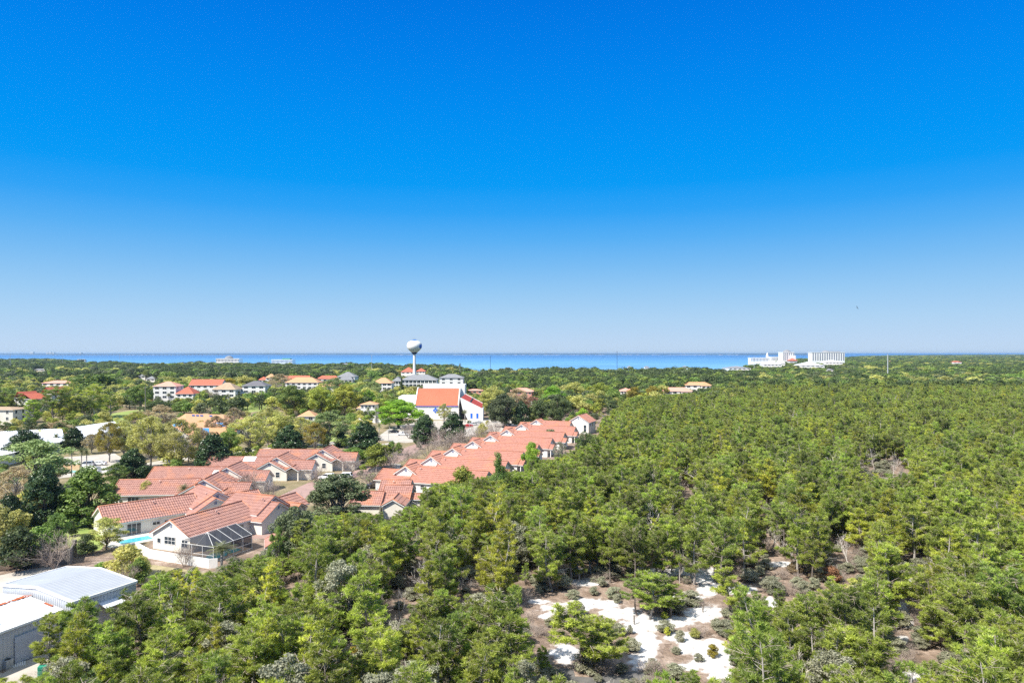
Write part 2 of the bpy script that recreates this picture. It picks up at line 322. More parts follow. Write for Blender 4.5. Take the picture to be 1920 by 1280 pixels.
def sand():
    xs = np.arange(-6, 64, .3); ys = np.arange(68, 120, .3); V = []; A = []; idx = {}; fs = []
    def val(x, Y):
        px, py = scr(x, Y, 0)
        return sandy(px, py)+.18*math.sin(x*2.1+math.sin(Y*1.3)*2)+.14*math.sin(Y*3.1+x*1.7)+.1*math.sin(x*5.3-Y*4.1)
    G = {}
    for i,x in enumerate(xs):
        for j,Y in enumerate(ys): G[i,j] = val(x,Y)
    def vid(i,j):
        if (i,j) not in idx:
            idx[i,j] = len(V); x, y = xs[i]+rnd.uniform(-.08,.08), ys[j]+rnd.uniform(-.08,.08)
            V.append((x, y, .03+.05*max(0,min(1,G[i,j]+.4)))); A.append(G[i,j])
        return idx[i,j]
    for i in range(len(xs)-1):
        for j in range(len(ys)-1):
            if max(G[i,j],G[i+1,j],G[i,j+1],G[i+1,j+1]) > -.35: fs.append((vid(i,j),vid(i+1,j),vid(i+1,j+1),vid(i,j+1)))
    m, n, b, o = node_mat('white_sand_and_litter')
    at = n.nodes.new('ShaderNodeAttribute'); at.attribute_name = 'sandiness'
    litter = ramp(n, noise(n, .9, 'World', 6, .7), [(.3,(.16,.115,.085)),(.55,(.32,.24,.19)),(.75,(.5,.43,.37))]).outputs[0]
    white = ramp(n, noise(n, 1.2, 'World', 6, .7), [(.28,(.34,.30,.27)),(.42,(.54,.51,.49)),(.62,(.74,.73,.72))]).outputs[0]
    ad = n.nodes.new('ShaderNodeMath'); ad.operation = 'ADD'; n.links.new(at.outputs['Fac'], ad.inputs[0])
    nz = n.nodes.new('ShaderNodeMath'); nz.operation = 'MULTIPLY_ADD'; nz.inputs[1].default_value = 1.6; nz.inputs[2].default_value = -.8
    n.links.new(noise(n, .9, 'World', 6, .75), nz.inputs[0]); n.links.new(nz.outputs[0], ad.inputs[1])
    f = ramp(n, ad.outputs[0], [(.0,(0,0,0)),(.42,(1,1,1))]).outputs[0]
    n.links.new(mix(n, litter, white, f), b.inputs['Base Color']); b.inputs['Roughness'].default_value = .95
    bp = n.nodes.new('ShaderNodeBump'); bp.inputs['Distance'].default_value = .15; n.links.new(noise(n, 3, 'World', 5), bp.inputs['Height']); n.links.new(bp.outputs[0], b.inputs['Normal'])
    me = npmesh('sand_clearing', np.array(V), np.array(fs), [m]); a = me.attributes.new('sandiness','FLOAT','POINT'); a.data.foreach_set('value', A)
    tag(link(bpy.data.objects.new('sand_clearing', me)), kind='structure')
sand()

# ------------------------------------------------------------------ buildings
KEEP = []      # screen rectangles (x0,y0,x1,y1,depth) that scattered trees must not hide
def keep(x0, y0, x1, y1, Y): KEEP.append((x0,y0,x1,y1,Y))

def tilepanel(b, A, B, C, D, rib=.46, amp=.042, course=.75, m=0):
    """ribbed roof slope, A-B along the ridge, D-C along the eave"""
    A,B,C,D = map(Vector, (A,B,C,D)); L = max((B-A).length, (C-D).length); n = max(4, int(L/rib*5)); k = max(2, int((D-A).length/course))
    nr = (B-A).cross(D-A)
    if nr.length < 1e-6: nr = (C-D).cross(D-A)
    nr.normalize()
    if nr.z < 0: nr = -nr
    base = len(b.v); rows = []
    for j in range(k):
        for e,lift in ((0,-.015),(1,.045)):
            rows.append(((j+e)/k, lift))
    for t,lift in rows:
        for i in range(n+1):
            u = i/n; p = (A+(B-A)*u)*(1-t)+(D+(C-D)*u)*t
            b.v.append(tuple(p+nr*(lift+amp*math.cos(2*math.pi*u*L/rib))))
    for j in range(len(rows)-1):
        for i in range(n):
            b.f.append((base+j*(n+1)+i, base+j*(n+1)+i+1, base+(j+1)*(n+1)+i+1, base+(j+1)*(n+1)+i)); b.m.append(m)

class House:
    """parts in the local frame of an Empty; gable wings share one wall, roof, ridge and fascia part"""
    def __init__(s, name, loc, rz, label, cat, group=None, wall='stucco', roof='tile', cap='tilecap'):
        s.e = empty(name, loc, rz, label, cat, group); s.w = MB(); s.r = MB(); s.c = MB(); s.t = MB(); s.wm, s.rm, s.cm = wall, roof, cap
        s.loc = Vector(loc); s.rz = rz
    def wing(s, a, b, hl, hr, zr, pl=.56, pr=.56, oh=.45, og=.35, z0=0, ribs=True, walls=True, drop=.12):
        a = Vector((*a,0)); b = Vector((*b,0)); d = (b-a).normalized(); n = Vector((-d.y,d.x,0)); Z = Vector((0,0,1))
        zl, zq = zr-pl*hl, zr-pr*hr
        RA, RB = a-d*og+Z*zr, b+d*og+Z*zr
        LA, LB = a-d*og+n*hl+Z*zl, b+d*og+n*hl+Z*zl; QA, QB = a-d*og-n*hr+Z*zq, b+d*og-n*hr+Z*zq
        for P1,P2,P3,P4 in ((RA,RB,LB,LA),(RB,RA,QA,QB)):
            tilepanel(s.r, P1,P2,P3,P4)
            dz = Z*.14; s.t.add([P1-dz,P2-dz,P3-dz,P4-dz], [(3,2,1,0)])
        up = Z*.05
        s.c.tube([RA+up,RB+up], .12, 6)
        for p,q in ((RA,LA),(RA,QA),(RB,LB),(RB,QB)):
            s.c.tube([p+up,q+up], .10, 6); s.t.bar(p-Z*.17, q-Z*.17, .06, .22)
        for p,q in ((LA,LB),(QA,QB)): s.t.bar(p-Z*.10, q-Z*.10, .10, .16)
        if walls:
            wl, wr = hl-oh, hr-oh; prof = [(wl,z0),(wl,zr-pl*wl-drop),(0,zr-drop),(-wr,zr-pr*wr-drop),(-wr,z0)]
            vs = [a+n*y+Z*z for y,z in prof]+[b+n*y+Z*z for y,z in prof]; k = 5
            s.w.add(vs, [(0,1,2,3,4),(9,8,7,6,5)]+[(i,i+5,(i+1)%5+5,(i+1)%5) for i in range(5)])
    def done(s):
        s.w.build('wall', M[s.wm], s.e); s.r.build('roof', M[s.rm], s.e)
        if s.c.v: s.c.build('ridge_tiles', M[s.cm], s.e, smooth=True)
        s.t.build('fascia', M['trim'], s.e); return s.e
    def window(s, p, yaw, w, h, nx=2, ny=2, name='window', frame='trim', gl='glass', **k): return window(s.e, p, yaw, w, h, nx, ny, name, frame, gl)
def rot2(x, y, a): return (x*math.cos(a)-y*math.sin(a), x*math.sin(a)+y*math.cos(a))
def window(parent, p, yaw, w, h, nx=2, ny=2, name='window', frame='trim', gl='glass', pane=True, t=.09):
    """frame stands proud of the wall; local x along the wall, y outward is (sin,-cos) of yaw"""
    f = MB(); ux, uy = math.cos(yaw), math.sin(yaw); ox, oy = math.sin(yaw), -math.cos(yaw)
    def bx(b, x0, x1, z0, z1, d0, d1):
        c = [(p[0]+ux*x+ox*d, p[1]+uy*x+oy*d, p[2]+z) for d in (d0,d1) for x,z in ((x0,z0),(x1,z0),(x1,z1),(x0,z1))]
        b.add(c, [(0,3,2,1),(4,5,6,7),(0,1,5,4),(1,2,6,5),(2,3,7,6),(3,0,4,7)])
    g = min(t, w*.12)
    bx(f,-w/2-g,w/2+g,-g,0,-.02,.07); bx(f,-w/2-g,w/2+g,h,h+g,-.02,.07); bx(f,-w/2-g,-w/2,0,h,-.02,.07); bx(f,w/2,w/2+g,0,h,-.02,.07)
    for i in range(1,nx): x = -w/2+w*i/nx; bx(f, x-.035,x+.035,0,h,.0,.055)
    for i in range(1,ny): z = h*i/ny; bx(f, -w/2,w/2,z-.03,z+.03,.001,.053)
    fo = f.build(name, M[frame], parent)
    if pane:
        q = MB(); bx(q,-w/2,w/2,0,h,-.03,.03); q.build('pane', M[gl], fo)
    else:
        bx(f,-w/2,w/2,0,h,-.03,.03)
    return fo
def vent(h, p, yaw, w=.5):
    b = MB(); ux, uy = math.cos(yaw), math.sin(yaw); ox, oy = math.sin(yaw), -math.cos(yaw)
    for i in range(5):
        z = i*.12; a = Vector((p[0]-ux*w/2+ox*.04, p[1]-uy*w/2+oy*.04, p[2]+z)); b.bar(a, a+Vector((ux*w,uy*w,0)), .05, .08)
    b.build('gable_vent', M['bluegrey'], h.e)
def roofvent(h, x, y, z, s=.35):
    b = MB(); b.tube([(x,y,z),(x,y,z+.25)], .1, 8); b.tube([(x-s/2,y,z+.32),(x+s/2,y,z+.32)], .14, 8); b.build('roof_vent', M['ventpink'], h.e)
M['bluegrey'] = paint('blue_grey_louvre', (.30,.34,.46), .7, .1); M['ventpink'] = paint('pale_pink_vent', (.62,.42,.36), .7, .1)
M['garage'] = paint('tan_garage_door', (.55,.47,.36), .6, .06)

# --- the left row: five patio houses of one plan
def patio_house(px, py, ang, label, L=18.5, extra=None, left=True):
    p = P(px, py, 5.5); h = House('patio_house', (p.x,p.y,0), R(ang), label, 'house', 'red tiled patio houses left of the street')
    h.wing((.35,0),(L,0), 4.85, 4.85, 5.5)
    h.wing((20.7,4.5),(20.7,-5.0), 4.6, 5.2, 6.25, pl=.60, pr=.54)          # upper cross gable
    h.wing((19.4,1),(19.4,-7.3), 5.0, 5.1, 5.32, pl=.54, pr=.54, z0=0)      # lower cross gable, one step forward
    h.wing((22.5,-2.4),(30.2,-2.4), 3.6, 3.6, 4.9, pl=.58, pr=.58)          # garage wing to the right
    h.wing((25.6,-3),(25.6,-7.6), 1.9, 1.9, 3.95, pl=.55, pr=.55, walls=False)
    for x in (24.0,27.2):
        q = MB(); q.box(x-.16,x+.16,-7.55,-7.23,0,3.0); q.build('porch_post', M['stucco'], h.e)
    vent(h, (20.7,-5.02,4.9), 0); vent(h, (19.4,-7.32,4.1), 0)
    h.window((21.6,-7.3,1.0), 0, 1.0, 1.35, 1, 2); h.window((30.2,-3.4,.9), R(90), 1.2,1.3,2,2)
    h.window((9.0,-4.4,1.3), 0, 1.3, .55, 2, 1); h.window((11.2,-4.4,1.3), 0, 1.3, .55, 2, 1); h.window((5.0,-4.4,.15), 0, 2.4, 2.05, 3, 1, name='sliding_door')
    g = MB(); g.box(30.18,30.26,-4.4,-.9,0,2.2)
    for i in range(4): g.box(30.25,30.29,-4.3,-1.0,.15+i*.52,.55+i*.52)
    for x,y,z in ((9.5,-1.2,4.95),(18.9,-3.8,5.6)): roofvent(h, x, y, z)
    if extra: extra(h)
    h.done(); return h
def extraA(h):
    w = h.window((-.0+.35,.3,1.2), R(-90), 2.5, 1.25, 3, 2); vent(h, (.35,0,4.2), R(-90), .4)
    h.window((.35,-3.2,1.0), R(-90), 1.3, 1.2, 2, 1); h.window((.35,2.9,1.2), R(-90), .7, .8, 1, 1)
    # pool cage against the long side of the main wing
    fr = MB(); sc = MB(); T = .065
    xs = [-2.0,.3,2.5,4.7,6.9]; yi, yr, yo = -4.95, -8.4, -12.1; zi, zr, zo = 3.0, 4.15, 2.55
    for i,x in enumerate(xs):
        xr = max(x, .3)
        fr.bar((x,yo,0),(x,yo,zo), T); fr.bar((x,yo,zo),(xr,yr,zr), T); fr.bar((xr,yr,zr),(x if i else x,yi,zi), T)
    fr.bar((xs[0],yo,zo),(xs[-1],yo,zo), T); fr.bar((.3,yr,zr),(xs[-1],yr,zr), T); fr.bar((xs[0],yi,zi),(xs[-1],yi,zi), T)
    fr.bar((xs[0],yo,zo),(xs[0],yi,zo), T); fr.bar((xs[0],yr,zo),(.3,yr,zr), T)
    for y in (yi,-7.3,-9.7): fr.bar((xs[0],y,0),(xs[0],y,zo), T)
    fr.bar((xs[0],yo,1.1),(xs[-1],yo,1.1), .06); fr.bar((xs[0],yo,1.1),(xs[0],yi,1.1), .06)
    for y in (yi,-7.3,-9.7): fr.bar((xs[-1],y,0),(xs[-1],y,3.0), T)
    fr.bar((xs[-1],yo,0.05),(xs[-1],yi,.05), T); fr.bar((xs[0],yo,.05),(xs[-1],yo,.05), T)
    sc.add([(xs[0],yo,0),(xs[-1],yo,0),(xs[-1],yo,zo),(xs[0],yo,zo)], [(0,1,2,3)])
    sc.add([(xs[0],yi,0),(xs[0],yo,0),(xs[0],yo,zo),(xs[0],yi,zo)], [(0,1,2,3)])
    sc.add([(xs[-1],yi,0),(xs[-1],yo,0),(xs[-1],yo,zo),(xs[-1],yr,zr),(xs[-1],yi,zi)], [(0,1,2,3,4)])
    sc.add([(xs[0],yo,zo),(xs[-1],yo,zo),(xs[-1],yr,zr),(.3,yr,zr)], [(0,1,2,3)])
    sc.add([(.3,yr,zr),(xs[-1],yr,zr),(xs[-1],yi,zi),(xs[0],yi,zi)], [(0,1,2,3)])
    sc.add([(xs[0],yi,zi),(xs[0],yo,zo),(.3,yr,zr)], [(0,1,2)])
    f = fr.build('pool_cage', M['trim'], h.e); sc.build('screen', M['screen'], f)
    d = MB(); d.box(-2.0,6.9,-12.1,-4.4,.0,.08); dk = d.build('pool_deck', M['deck'], h.e)
    w = MB(); pts = [(-.8+.0,-11.2),(1.6,-11.4),(2.6,-10.6),(3.6,-11.2),(5.6,-11.0),(5.9,-9.4),(4.6,-8.4),(2.4,-8.6),(.6,-8.2),(-1.0,-9.2)]
    w.add([(x,y,.095) for x,y in pts], [tuple(range(len(pts)))]); w.build('pool_water', M['pool'], dk)
    h.window((12.5,-4.4,1.0), 0, 1.0, 1.3, 1, 2)
def extraB(h):
    h.window((.35,0,1.1), R(-90), 1.6, 1.2, 2, 1)
    d = MB(); d.box(-1.0,9.0,-11.5,-4.4,0,.07); dk = d.build('pool_deck', paint('pale_pool_deck', (.66,.62,.54), .8, .08), h.e)
    w = MB(); w.box(1.2,6.6,-10.2,-7.2,.03,.085); w.build('pool_water', M['pool'], dk)
def skylights(h):
    for (x,y,w) in ((11.6,-.9,3.4),):
        z = 5.5-.56*abs(y)+.16; b = MB(); dy = .9; b.add([(x-w/2,y+dy,z+.56*dy),(x+w/2,y+dy,z+.56*dy),(x+w/2,y-dy,z-.56*dy),(x-w/2,y-dy,z-.56*dy),
          (x-w/2,y+dy,z+.56*dy-.2),(x+w/2,y+dy,z+.56*dy-.2),(x+w/2,y-dy,z-.56*dy-.2),(x-w/2,y-dy,z-.56*dy-.2)],
          [(3,2,1,0),(0,1,5,4),(1,2,6,5),(2,3,7,6),(3,0,4,7)]); b.build('skylight', M['white'], h.e)
def skyE(h):
    skylights(h)
    h.e['label'] = 'cream patio house with one long white skylight and a porch with two posts'
def skyD(h):
    b = MB(); x,y,w = 17.0,-2.2,2.0; z = 5.5-.56*2.2+.16
    b.add([(x-w/2,y+.7,z+.39),(x+w/2,y+.7,z+.39),(x+w/2,y-.7,z-.39),(x-w/2,y-.7,z-.39)], [(3,2,1,0)]); b.add([(x-w/2,y-.7,z-.39),(x+w/2,y-.7,z-.39),(x+w/2,y-.7,z-.6),(x-w/2,y-.7,z-.6)], [(0,1,2,3)]); b.build('skylight', M['white'], h.e)
patio_house(318,975,68,'cream patio house with a screened pool cage against its side', 17.0, extraA)
patio_house(184,949.5,45,'cream patio house with an open turquoise pool beside its long front wall', 17.5, extraB)
patio_house(224,899,5,'dark tiled patio house behind the round olive shrub, its left end under a bushy tree', 18.0)
patio_house(289,875,1,'tiled patio house with a small white skylight beside the bare tree', 18.5, skyD)
patio_house(394,856,0,'', 18.5, skyE)
patio_house(487,842,0,'farthest tiled patio house of the left row, next to the two parked white cars', 18.5)
keep(172,925,540,1040,118); keep(235,880,440,925,158); keep(290,858,500,905,175); keep(395,842,600,900,186); keep(488,832,672,862,205); keep(262,1022,400,1058,112); keep(600,880,660,900,185)

# --- the right row: stepped houses
def row_house(px, py, label, L=19, ang=-20, rs=1):
    p = P(px, py, 4.8); h = House('row_house', (p.x,p.y,0), R(ang), label, 'house', 'orange tiled row houses right of the street', 'stucco_white', 'tile_r')
    h.wing((.3,0),(11.0,0), 4.6, 4.6, 4.8, pl=.46, pr=.46)
    h.wing((10.4,0),(10.4+L,0), 5.2, 5.3, 5.8, pl=.56, pr=.56)
    h.wing((8.0,3.4),(8.0,-2.3), 3.4, 3.4, 6.35, pl=.62, pr=.62, z0=3)
    q = MB(); q.box(10.1+L+1.35, 10.1+L+1.6, -5.0, -4.75, 0, 2.75); q.build('porch_post', M['trim'], h.e)
    rr = House.wing
    h.wing((10.4+L,-2.9),(10.4+L+1.6,-2.9), 2.3, 2.3, 4.05, pl=.56, pr=.56, walls=False)
    vent(h, (8.0,-2.32,4.9), 0, .6)
    h.window((10.4+L,1.5,.9), R(90), 1.4, 1.4, 2, 2); h.window((10.4+L,-2.6,.1), R(90), 1.8, 2.1, 2, 1, name='sliding_door')
    for i,x in enumerate((14,18,22)): h.window((x,-4.85,1.2), 0, 1.0, 1.0, 1, 2)
    roofvent(h, 11.5, -1.0, 5.4); roofvent(h, 5.2, -1.2, 4.4)
    h.done(); return h
names = ['row house nearest the camera, its white front wall showing over the pines','second row house from the camera, beside the yellow tree',
 'third row house from the camera, behind the pointed green tree','fourth row house from the camera, behind the lime green tree',
 'fifth row house from the camera, its grey gable over a white post','sixth row house from the camera','seventh row house from the camera, just before the tall white gable']
for (px,py),nm in zip([(718,878),(768,860.6),(810.7,844.4),(850.6,831),(885.5,820),(918,809.5),(947,799.5)], names): row_house(px, py, nm)
row_house(976,791,'farthest low row house, partly behind the tall white gable', 12)
for a in ((705,868,850,905,165),(765,850,930,890,180),(815,832,985,880,205),(850,820,1060,850,225),(885,805,1100,825,240)): keep(*a)
h = House('gable_house', (28.8,300,0), R(-22), 'tall white house with a steep gable at the end of the tiled row', 'house', None, 'stucco_white', 'tile_r')
h.wing((0,0),(0,11), 8.4, 4.9, 7.9, pl=.60, pr=.62); h.window((2.9,-.0,.8), 0, 1.2, 3.0, 1, 2); h.window((4.47,3,3.0), R(90), 1.2,1.4,2,1); h.window((4.47,6.5,3.0), R(90), 1.6,1.8,2,1)
vent(h, (0,-.03,6.3), 0, .6); q = MB(); q.box(4.0,4.3,-2.0,-1.7,0,4.2); q.build('porch_post', M['trim'], h.e)
h.done(); keep(1050,775,1122,812,285)
# house half hidden by pines below the row
p = P(719,898.5,6.0); h = House('ridge_house', (p.x,p.y,0), R(-2), 'pale pink tiled house with a stepped roof rising out of the pines', 'house', None, 'stucco', 'tile')
h.wing((0,0),(6.2,0), 5.5, 5.8, 6.0); h.wing((1.2,-2.4),(6.9,-2.4), 4.0, 5.2, 5.2); h.wing((6.6,-3.5),(9.2,-3.5), 1.8, 1.8, 3.6); h.wing((-5.2,-5),(1.0,-5), 4, 4, 4.3); h.wing((4.8,-6.5),(4.8,-12.5), 2.6, 2.6, 4.2)
h.window((6.9,-4.0,1.0), R(90), .8,1.2,1,2); roofvent(h, 2.6, -1.2, 5.5); h.done(); keep(708,896,785,945,150)
p = P(505,1014,3.4); h = House('garden_house', (p.x+1.2,p.y+1,0), R(20), 'small white house with one strip of tiled roof at the edge of the pines', 'house', None, 'stucco_white')
h.wing((0,0),(0,5), 2.2, 2.2, 3.5); h.window((-1.75,2.2,1.0), R(-90), .9,1.2,2,1); h.window((0,-.0,1.0), 0, .9,1.2,2,1); h.done(); keep(484,1010,512,1040,112)

# white yard wall round the pool
def wallrun(name, pts, hgt, th, mat, label, cat, posts=False):
    b = MB(); q = [P(x,y) if not isinstance(x,Vector) else x for x,y in pts]
    for a,c in zip(q, q[1:]): b.bar((a.x,a.y,hgt/2), (c.x,c.y,hgt/2), th, hgt)
    o = b.build(name, mat); tag(o, label, cat); return o
o = wallrun('yard_wall', [(255,1032),(280,1046),(337,1056),(392,1065),(408,1064)], 1.55, .16, M['white'], 'white yard fence running below the pool cage', 'fence')
fb = MB(); a, c = P(455,1062), P(492,1058)
for i in range(13):
    p = a+(c-a)*i/12; fb.box(p.x-.1,p.x+.1,p.y-.02,p.y+.02,.05,1.25)
fb.bar((a.x,a.y+.05,.4),(c.x,c.y+.05,.4),.05,.09); fb.bar((a.x,a.y+.05,1.0),(c.x,c.y+.05,1.0),.05,.09)
tag(fb.build('picket_fence', paint('grey_wood', (.34,.31,.30), .9)), 'short grey wooden fence between the palm and the small white house', 'fence')
# grey block wall, black gate
wb = MB(); pts = [P(55,1062), P(82,1060), P(130,1057), P(140,1038)]
for a,c in zip(pts, pts[1:]): wb.bar((a.x,a.y,1.1),(c.x,c.y,1.1),.25,2.2)
wo = wb.build('block_wall', M['wallgrey']); tag(wo, 'grey block wall behind the bare grey shrub', 'wall')
pb = MB(); 
for p in pts: pb.box(p.x-.25,p.x+.25,p.y-.25,p.y+.25,0,2.45)
pb.build('pillar', M['wallgrey'], wo)
gb = MB(); a, c = P(-30,1075), P(53,1064)
for i in range(42):
    p = a+(c-a)*i/41; gb.box(p.x-.03,p.x+.03,p.y-.03,p.y+.03,.05,1.9)
for z in (.2,1.75): gb.bar((a.x,a.y,z),(c.x,c.y,z),.05,.06)
tag(gb.build('iron_gate', M['dark']), 'black iron bar gate across the yard entrance', 'gate')

# --- metal warehouse and its lower neighbour
def ribbed(b, A, B, C, D, rib, amp, m=0):
    A,B,C,D = map(Vector,(A,B,C,D)); L = (B-A).length; n = int(L/rib); nr = (B-A).cross(D-A).normalized()
    if nr.z < -.01: nr = -nr
    for i in range(n):
        vs = []
        for u0,u1,z in ((0,.62,0),(.62,.72,1),(.72,.9,1),(.9,1,0)): pass
        us = [(0,0),(.6,0),(.68,amp),(.9,amp),(.98,0),(1,0)]; k = len(us); base = len(b.v)
        for u,z in us: b.v.append(tuple(A+(B-A)*((i+u)/n)+nr*z))
        for u,z in us: b.v.append(tuple(D+(C-D)*((i+u)/n)+nr*z))
        for j in range(k-1): b.f.append((base+j,base+j+1,base+k+j+1,base+k+j)); b.m.append(m)
FL, FR, BR, BL_ = P(3,1095.6,5.3), P(138,1128,5.3), P(257,1089,5.3), P(123.75,1062,5.3)
BR = FR+(BR-FR); BL_ = FL+(BR-FR)
wh = empty('warehouse', ((FL+FR+BR+BL_)/4)*1, 0, 'pale metal warehouse with a low grey gable roof', 'warehouse'); org = wh.location.copy(); org.z = 0; wh.location = org
loc = lambda v, z=None: Vector((v.x-org.x, v.y-org.y, v.z if z is None else z))
fm, bm_ = loc((FL+FR)/2, 6.05), loc((BL_+BR)/2, 6.05); fl, fr_, br, bl = loc(FL), loc(FR), loc(BR), loc(BL_)
b = MB(); ribbed(b, fm, bm_, br, fr_, .5, .018); ribbed(b, fm, bm_, bl, fl, .5, .018); b.build('roof', M['roof_grey'], wh)
sh = .12
def inset(v): c = (fl+fr_+br+bl)/4; c.z = 0; q = v.copy(); q = c+(q-c)*.985; return q
b = MB(); a_,b__,c_,d_ = [inset(Vector((v.x,v.y,0))) for v in (fl,fr_,br,bl)]
for u,v in ((a_,b__),(b__,c_),(c_,d_),(d_,a_)): ribbed(b, u+Vector((0,0,5.15)), v+Vector((0,0,5.15)), v, u, .42, .04)
for u,v,mm in ((a_,b__,fm),(c_,d_,bm_)):
    m_ = inset(Vector((mm.x,mm.y,0))); b.add([u+Vector((0,0,5.15)), v+Vector((0,0,5.15)), m_+Vector((0,0,5.9))], [(0,1,2)])
b.build('wall', M['siding'], wh)
b = MB()
for u,v in ((fl,fm),(fm,fr_),(fr_,br),(bl,bm_),(bm_,br),(fl,bl)): b.bar(u+Vector((0,0,-.06)), v+Vector((0,0,-.06)), .16, .3)
b.build('roof_trim', M['white'], wh)
aw0 = b__+(c_-b__)*.38; aw1 = b__+(c_-b__)*.86; od = Vector(((c_-b__).y, -(c_-b__).x, 0)).normalized()
b = MB(); b.add([aw0+Vector((0,0,4.1)), aw1+Vector((0,0,4.1)), aw1+od*1.5+Vector((0,0,3.75)), aw0+od*1.5+Vector((0,0,3.75)),
     aw0+Vector((0,0,4.0)), aw1+Vector((0,0,4.0)), aw1+od*1.5+Vector((0,0,3.65)), aw0+od*1.5+Vector((0,0,3.65))], [(0,1,2,3),(7,6,5,4),(0,4,5,1),(1,5,6,2),(2,6,7,3),(3,7,4,0)]); b.build('awning', M['roof_white'], wh)
keep(0,1060,258,1110,80)
# neighbour
sd_ = (FR-FL).normalized(); bd = (BR-FR).normalized(); r0 = Vector((*P(0,1184.7,4.3).xy,0)); e0 = P(95.6,1150,4.3); ed = Vector((e0.x-r0.x, e0.y-r0.y, 0)).normalized()
lw = empty('low_workshop', (r0.x,r0.y,0), 0, 'low workshop with a rust streaked white metal roof beside the warehouse', 'workshop')
nd = Vector((FL.x-FR.x, FL.y-FR.y, 0)).normalized(); wq = Vector((FR.x-r0.x, FR.y-r0.y, 0)); _d = ed.x*nd.y-ed.y*nd.x; _t = (wq.x*nd.y-wq.y*nd.x)/_d
A0 = -ed*14; A1 = ed*(_t-.25); Zv = lambda z: Vector((0,0,z)); rr0, rr1 = A0+nd*7.0, A1+nd*7.0; q0, q1 = A0+nd*13.6, A1+nd*13.6
b = MB(); ribbed(b, rr0+Zv(4.85), rr1+Zv(4.85), A1+Zv(4.3), A0+Zv(4.3), .5, .05); ribbed(b, rr0+Zv(4.85), rr1+Zv(4.85), q1+Zv(4.2), q0+Zv(4.2), .5, .05); b.build('roof', M['roof_white'], lw)
b = MB(); ins = nd*.15; ribbed(b, A0+ins+Zv(4.2), A1+ins+Zv(4.2), A1+ins, A0+ins, .42, .04); ribbed(b, A1+ins-ed*.1+Zv(4.2), q1-ins-ed*.1+Zv(4.2), q1-ins-ed*.1, A1+ins-ed*.1, .42, .04); b.build('wall', M['siding'], lw)
b = MB(); b.bar(A0+Zv(4.22), A1+Zv(4.22), .16, .24); b.build('gutter', M['white'], lw)
b = MB(); rj = random.Random(5)
for k in range(90):
    t = rj.uniform(.0,1); c0 = rr0+(rr1-rr0)*t+Zv(4.9)+nd*rj.gauss(0,.16); l = rj.uniform(.2,.9); w_ = rj.uniform(.05,.16)
    b.add([c0-ed*l-nd*w_+Zv(.02+k*.0004), c0+ed*l-nd*w_+Zv(.02+k*.0004), c0+ed*l+nd*w_+Zv(.02+k*.0004), c0-ed*l+nd*w_+Zv(.02+k*.0004)], [(0,1,2,3)])
for k in range(10):
    c0 = A1+nd*(3.2-k*.16)+Zv(4.62-.0)+(-ed*.25); b.add([c0-nd*.12-ed*.2+Zv(-.015*k+.05), c0+nd*.1-ed*.2+Zv(-.015*k+.06), c0+nd*.1+ed*.1+Zv(-.015*k+.06), c0-nd*.12+ed*.1+Zv(-.015*k+.05)], [(0,1,2,3)])
b.build('rust_streak', M['rust'], lw)
b = MB(); c0 = nd*2.4+ed*.2; b.tube([c0+Zv(4.4),c0+Zv(5.5)], .09, 8); b.tube([c0+Zv(5.45),c0+Zv(5.8)], .13, 8); b.build('flue', M['rust'], lw)
b = MB(); b.bar(ed*1.6+Zv(1.6), ed*4.8+Zv(1.6), .1, 3.0); 
b.build('roller_door', paint('dull_white_door', (.42,.46,.54), .6, .12), lw)
keep(0,1120,80,1240,70)
# bin / air unit, pallets, green cover beside the workshop
p = P(14,1252); t = empty('air_unit', (p.x,p.y,0), math.atan2(ed.y,ed.x), 'grey boxed air unit at the foot of the workshop wall', 'air unit')
b = MB(); b.box(-.4,.4,-.4,.4,.1,1.0); b.build('housing', M['metal'], t, bevel=.04); b = MB(); b.lathe([(.01,1.03),(.3,1.03),(.32,1.0),(.34,1.01)], 20); b.build('fan_grille', M['dark'], t); b = MB(); b.box(-.45,.45,-.45,.45,0,.1); b.build('pad', M['concrete'], t)
for i,(qx,qy,lb) in enumerate(((36,1246,'white pallet lying by the workshop roller door'),)):
    p = P(qx,qy); t = empty('pallet', (p.x,p.y,0), .6, lb, 'pallet'); b = MB()
    for k in range(6): b.box(-.6+k*.21,-.47+k*.21,-.5,.5,.11,.14)
    b.build('deck_boards', M['white'], t); b = MB()
    for y in (-.45,0,.45): b.box(-.6,.6,y-.05,y+.05,0,.108)
    b.build('bearer', M['white'], t)
p = P(82,1268); t = empty('crate_stack', (p.x,p.y,0), .3, 'green plastic crates under the pines beside the workshop yard', 'crates'); b = MB()
for k in range(3): b.box(-.5,.5,-.35,.35,.02+k*.42,.4+k*.42)
b.build('crate', M['greentarp'], t, bevel=.03)

# --- church with scarlet roof
px2 = lambda px, Y: (px-960)/F*Y
pz = lambda py, Y: H-(py-HZ)*Y/F
YC = 362.0; cx = px2(821, YC); ch = empty('church', (cx, YC, 0), 0, 'white modern church with one great scarlet roof slope', 'church')
def xl(px, Y=YC): return px2(px, Y)-cx
x0, x1 = xl(779), xl(858.5); zt = pz(728, YC+11); zb = pz(760, YC)
b = MB()
b.box(x0,x1,0,.4,0,zb-.05)                                                      # front wall
for xa in (x0-.5, x1):                                                          # side walls rise above the slope
    b.add([(xa,-.05,0),(xa+.5,-.05,0),(xa+.5,12,0),(xa,12,0),(xa,-.05,zb+.5),(xa+.5,-.05,zb+.5),(xa+.5,11.2,zt+.6),(xa,11.2,zt+.6),(xa+.5,12,zt+.6),(xa,12,zt+.6)],
          [(0,1,5,4),(1,2,8,6,5),(4,5,6,7),(7,6,8,9),(2,3,9,8),(3,0,4,7,9),(0,3,2,1)])
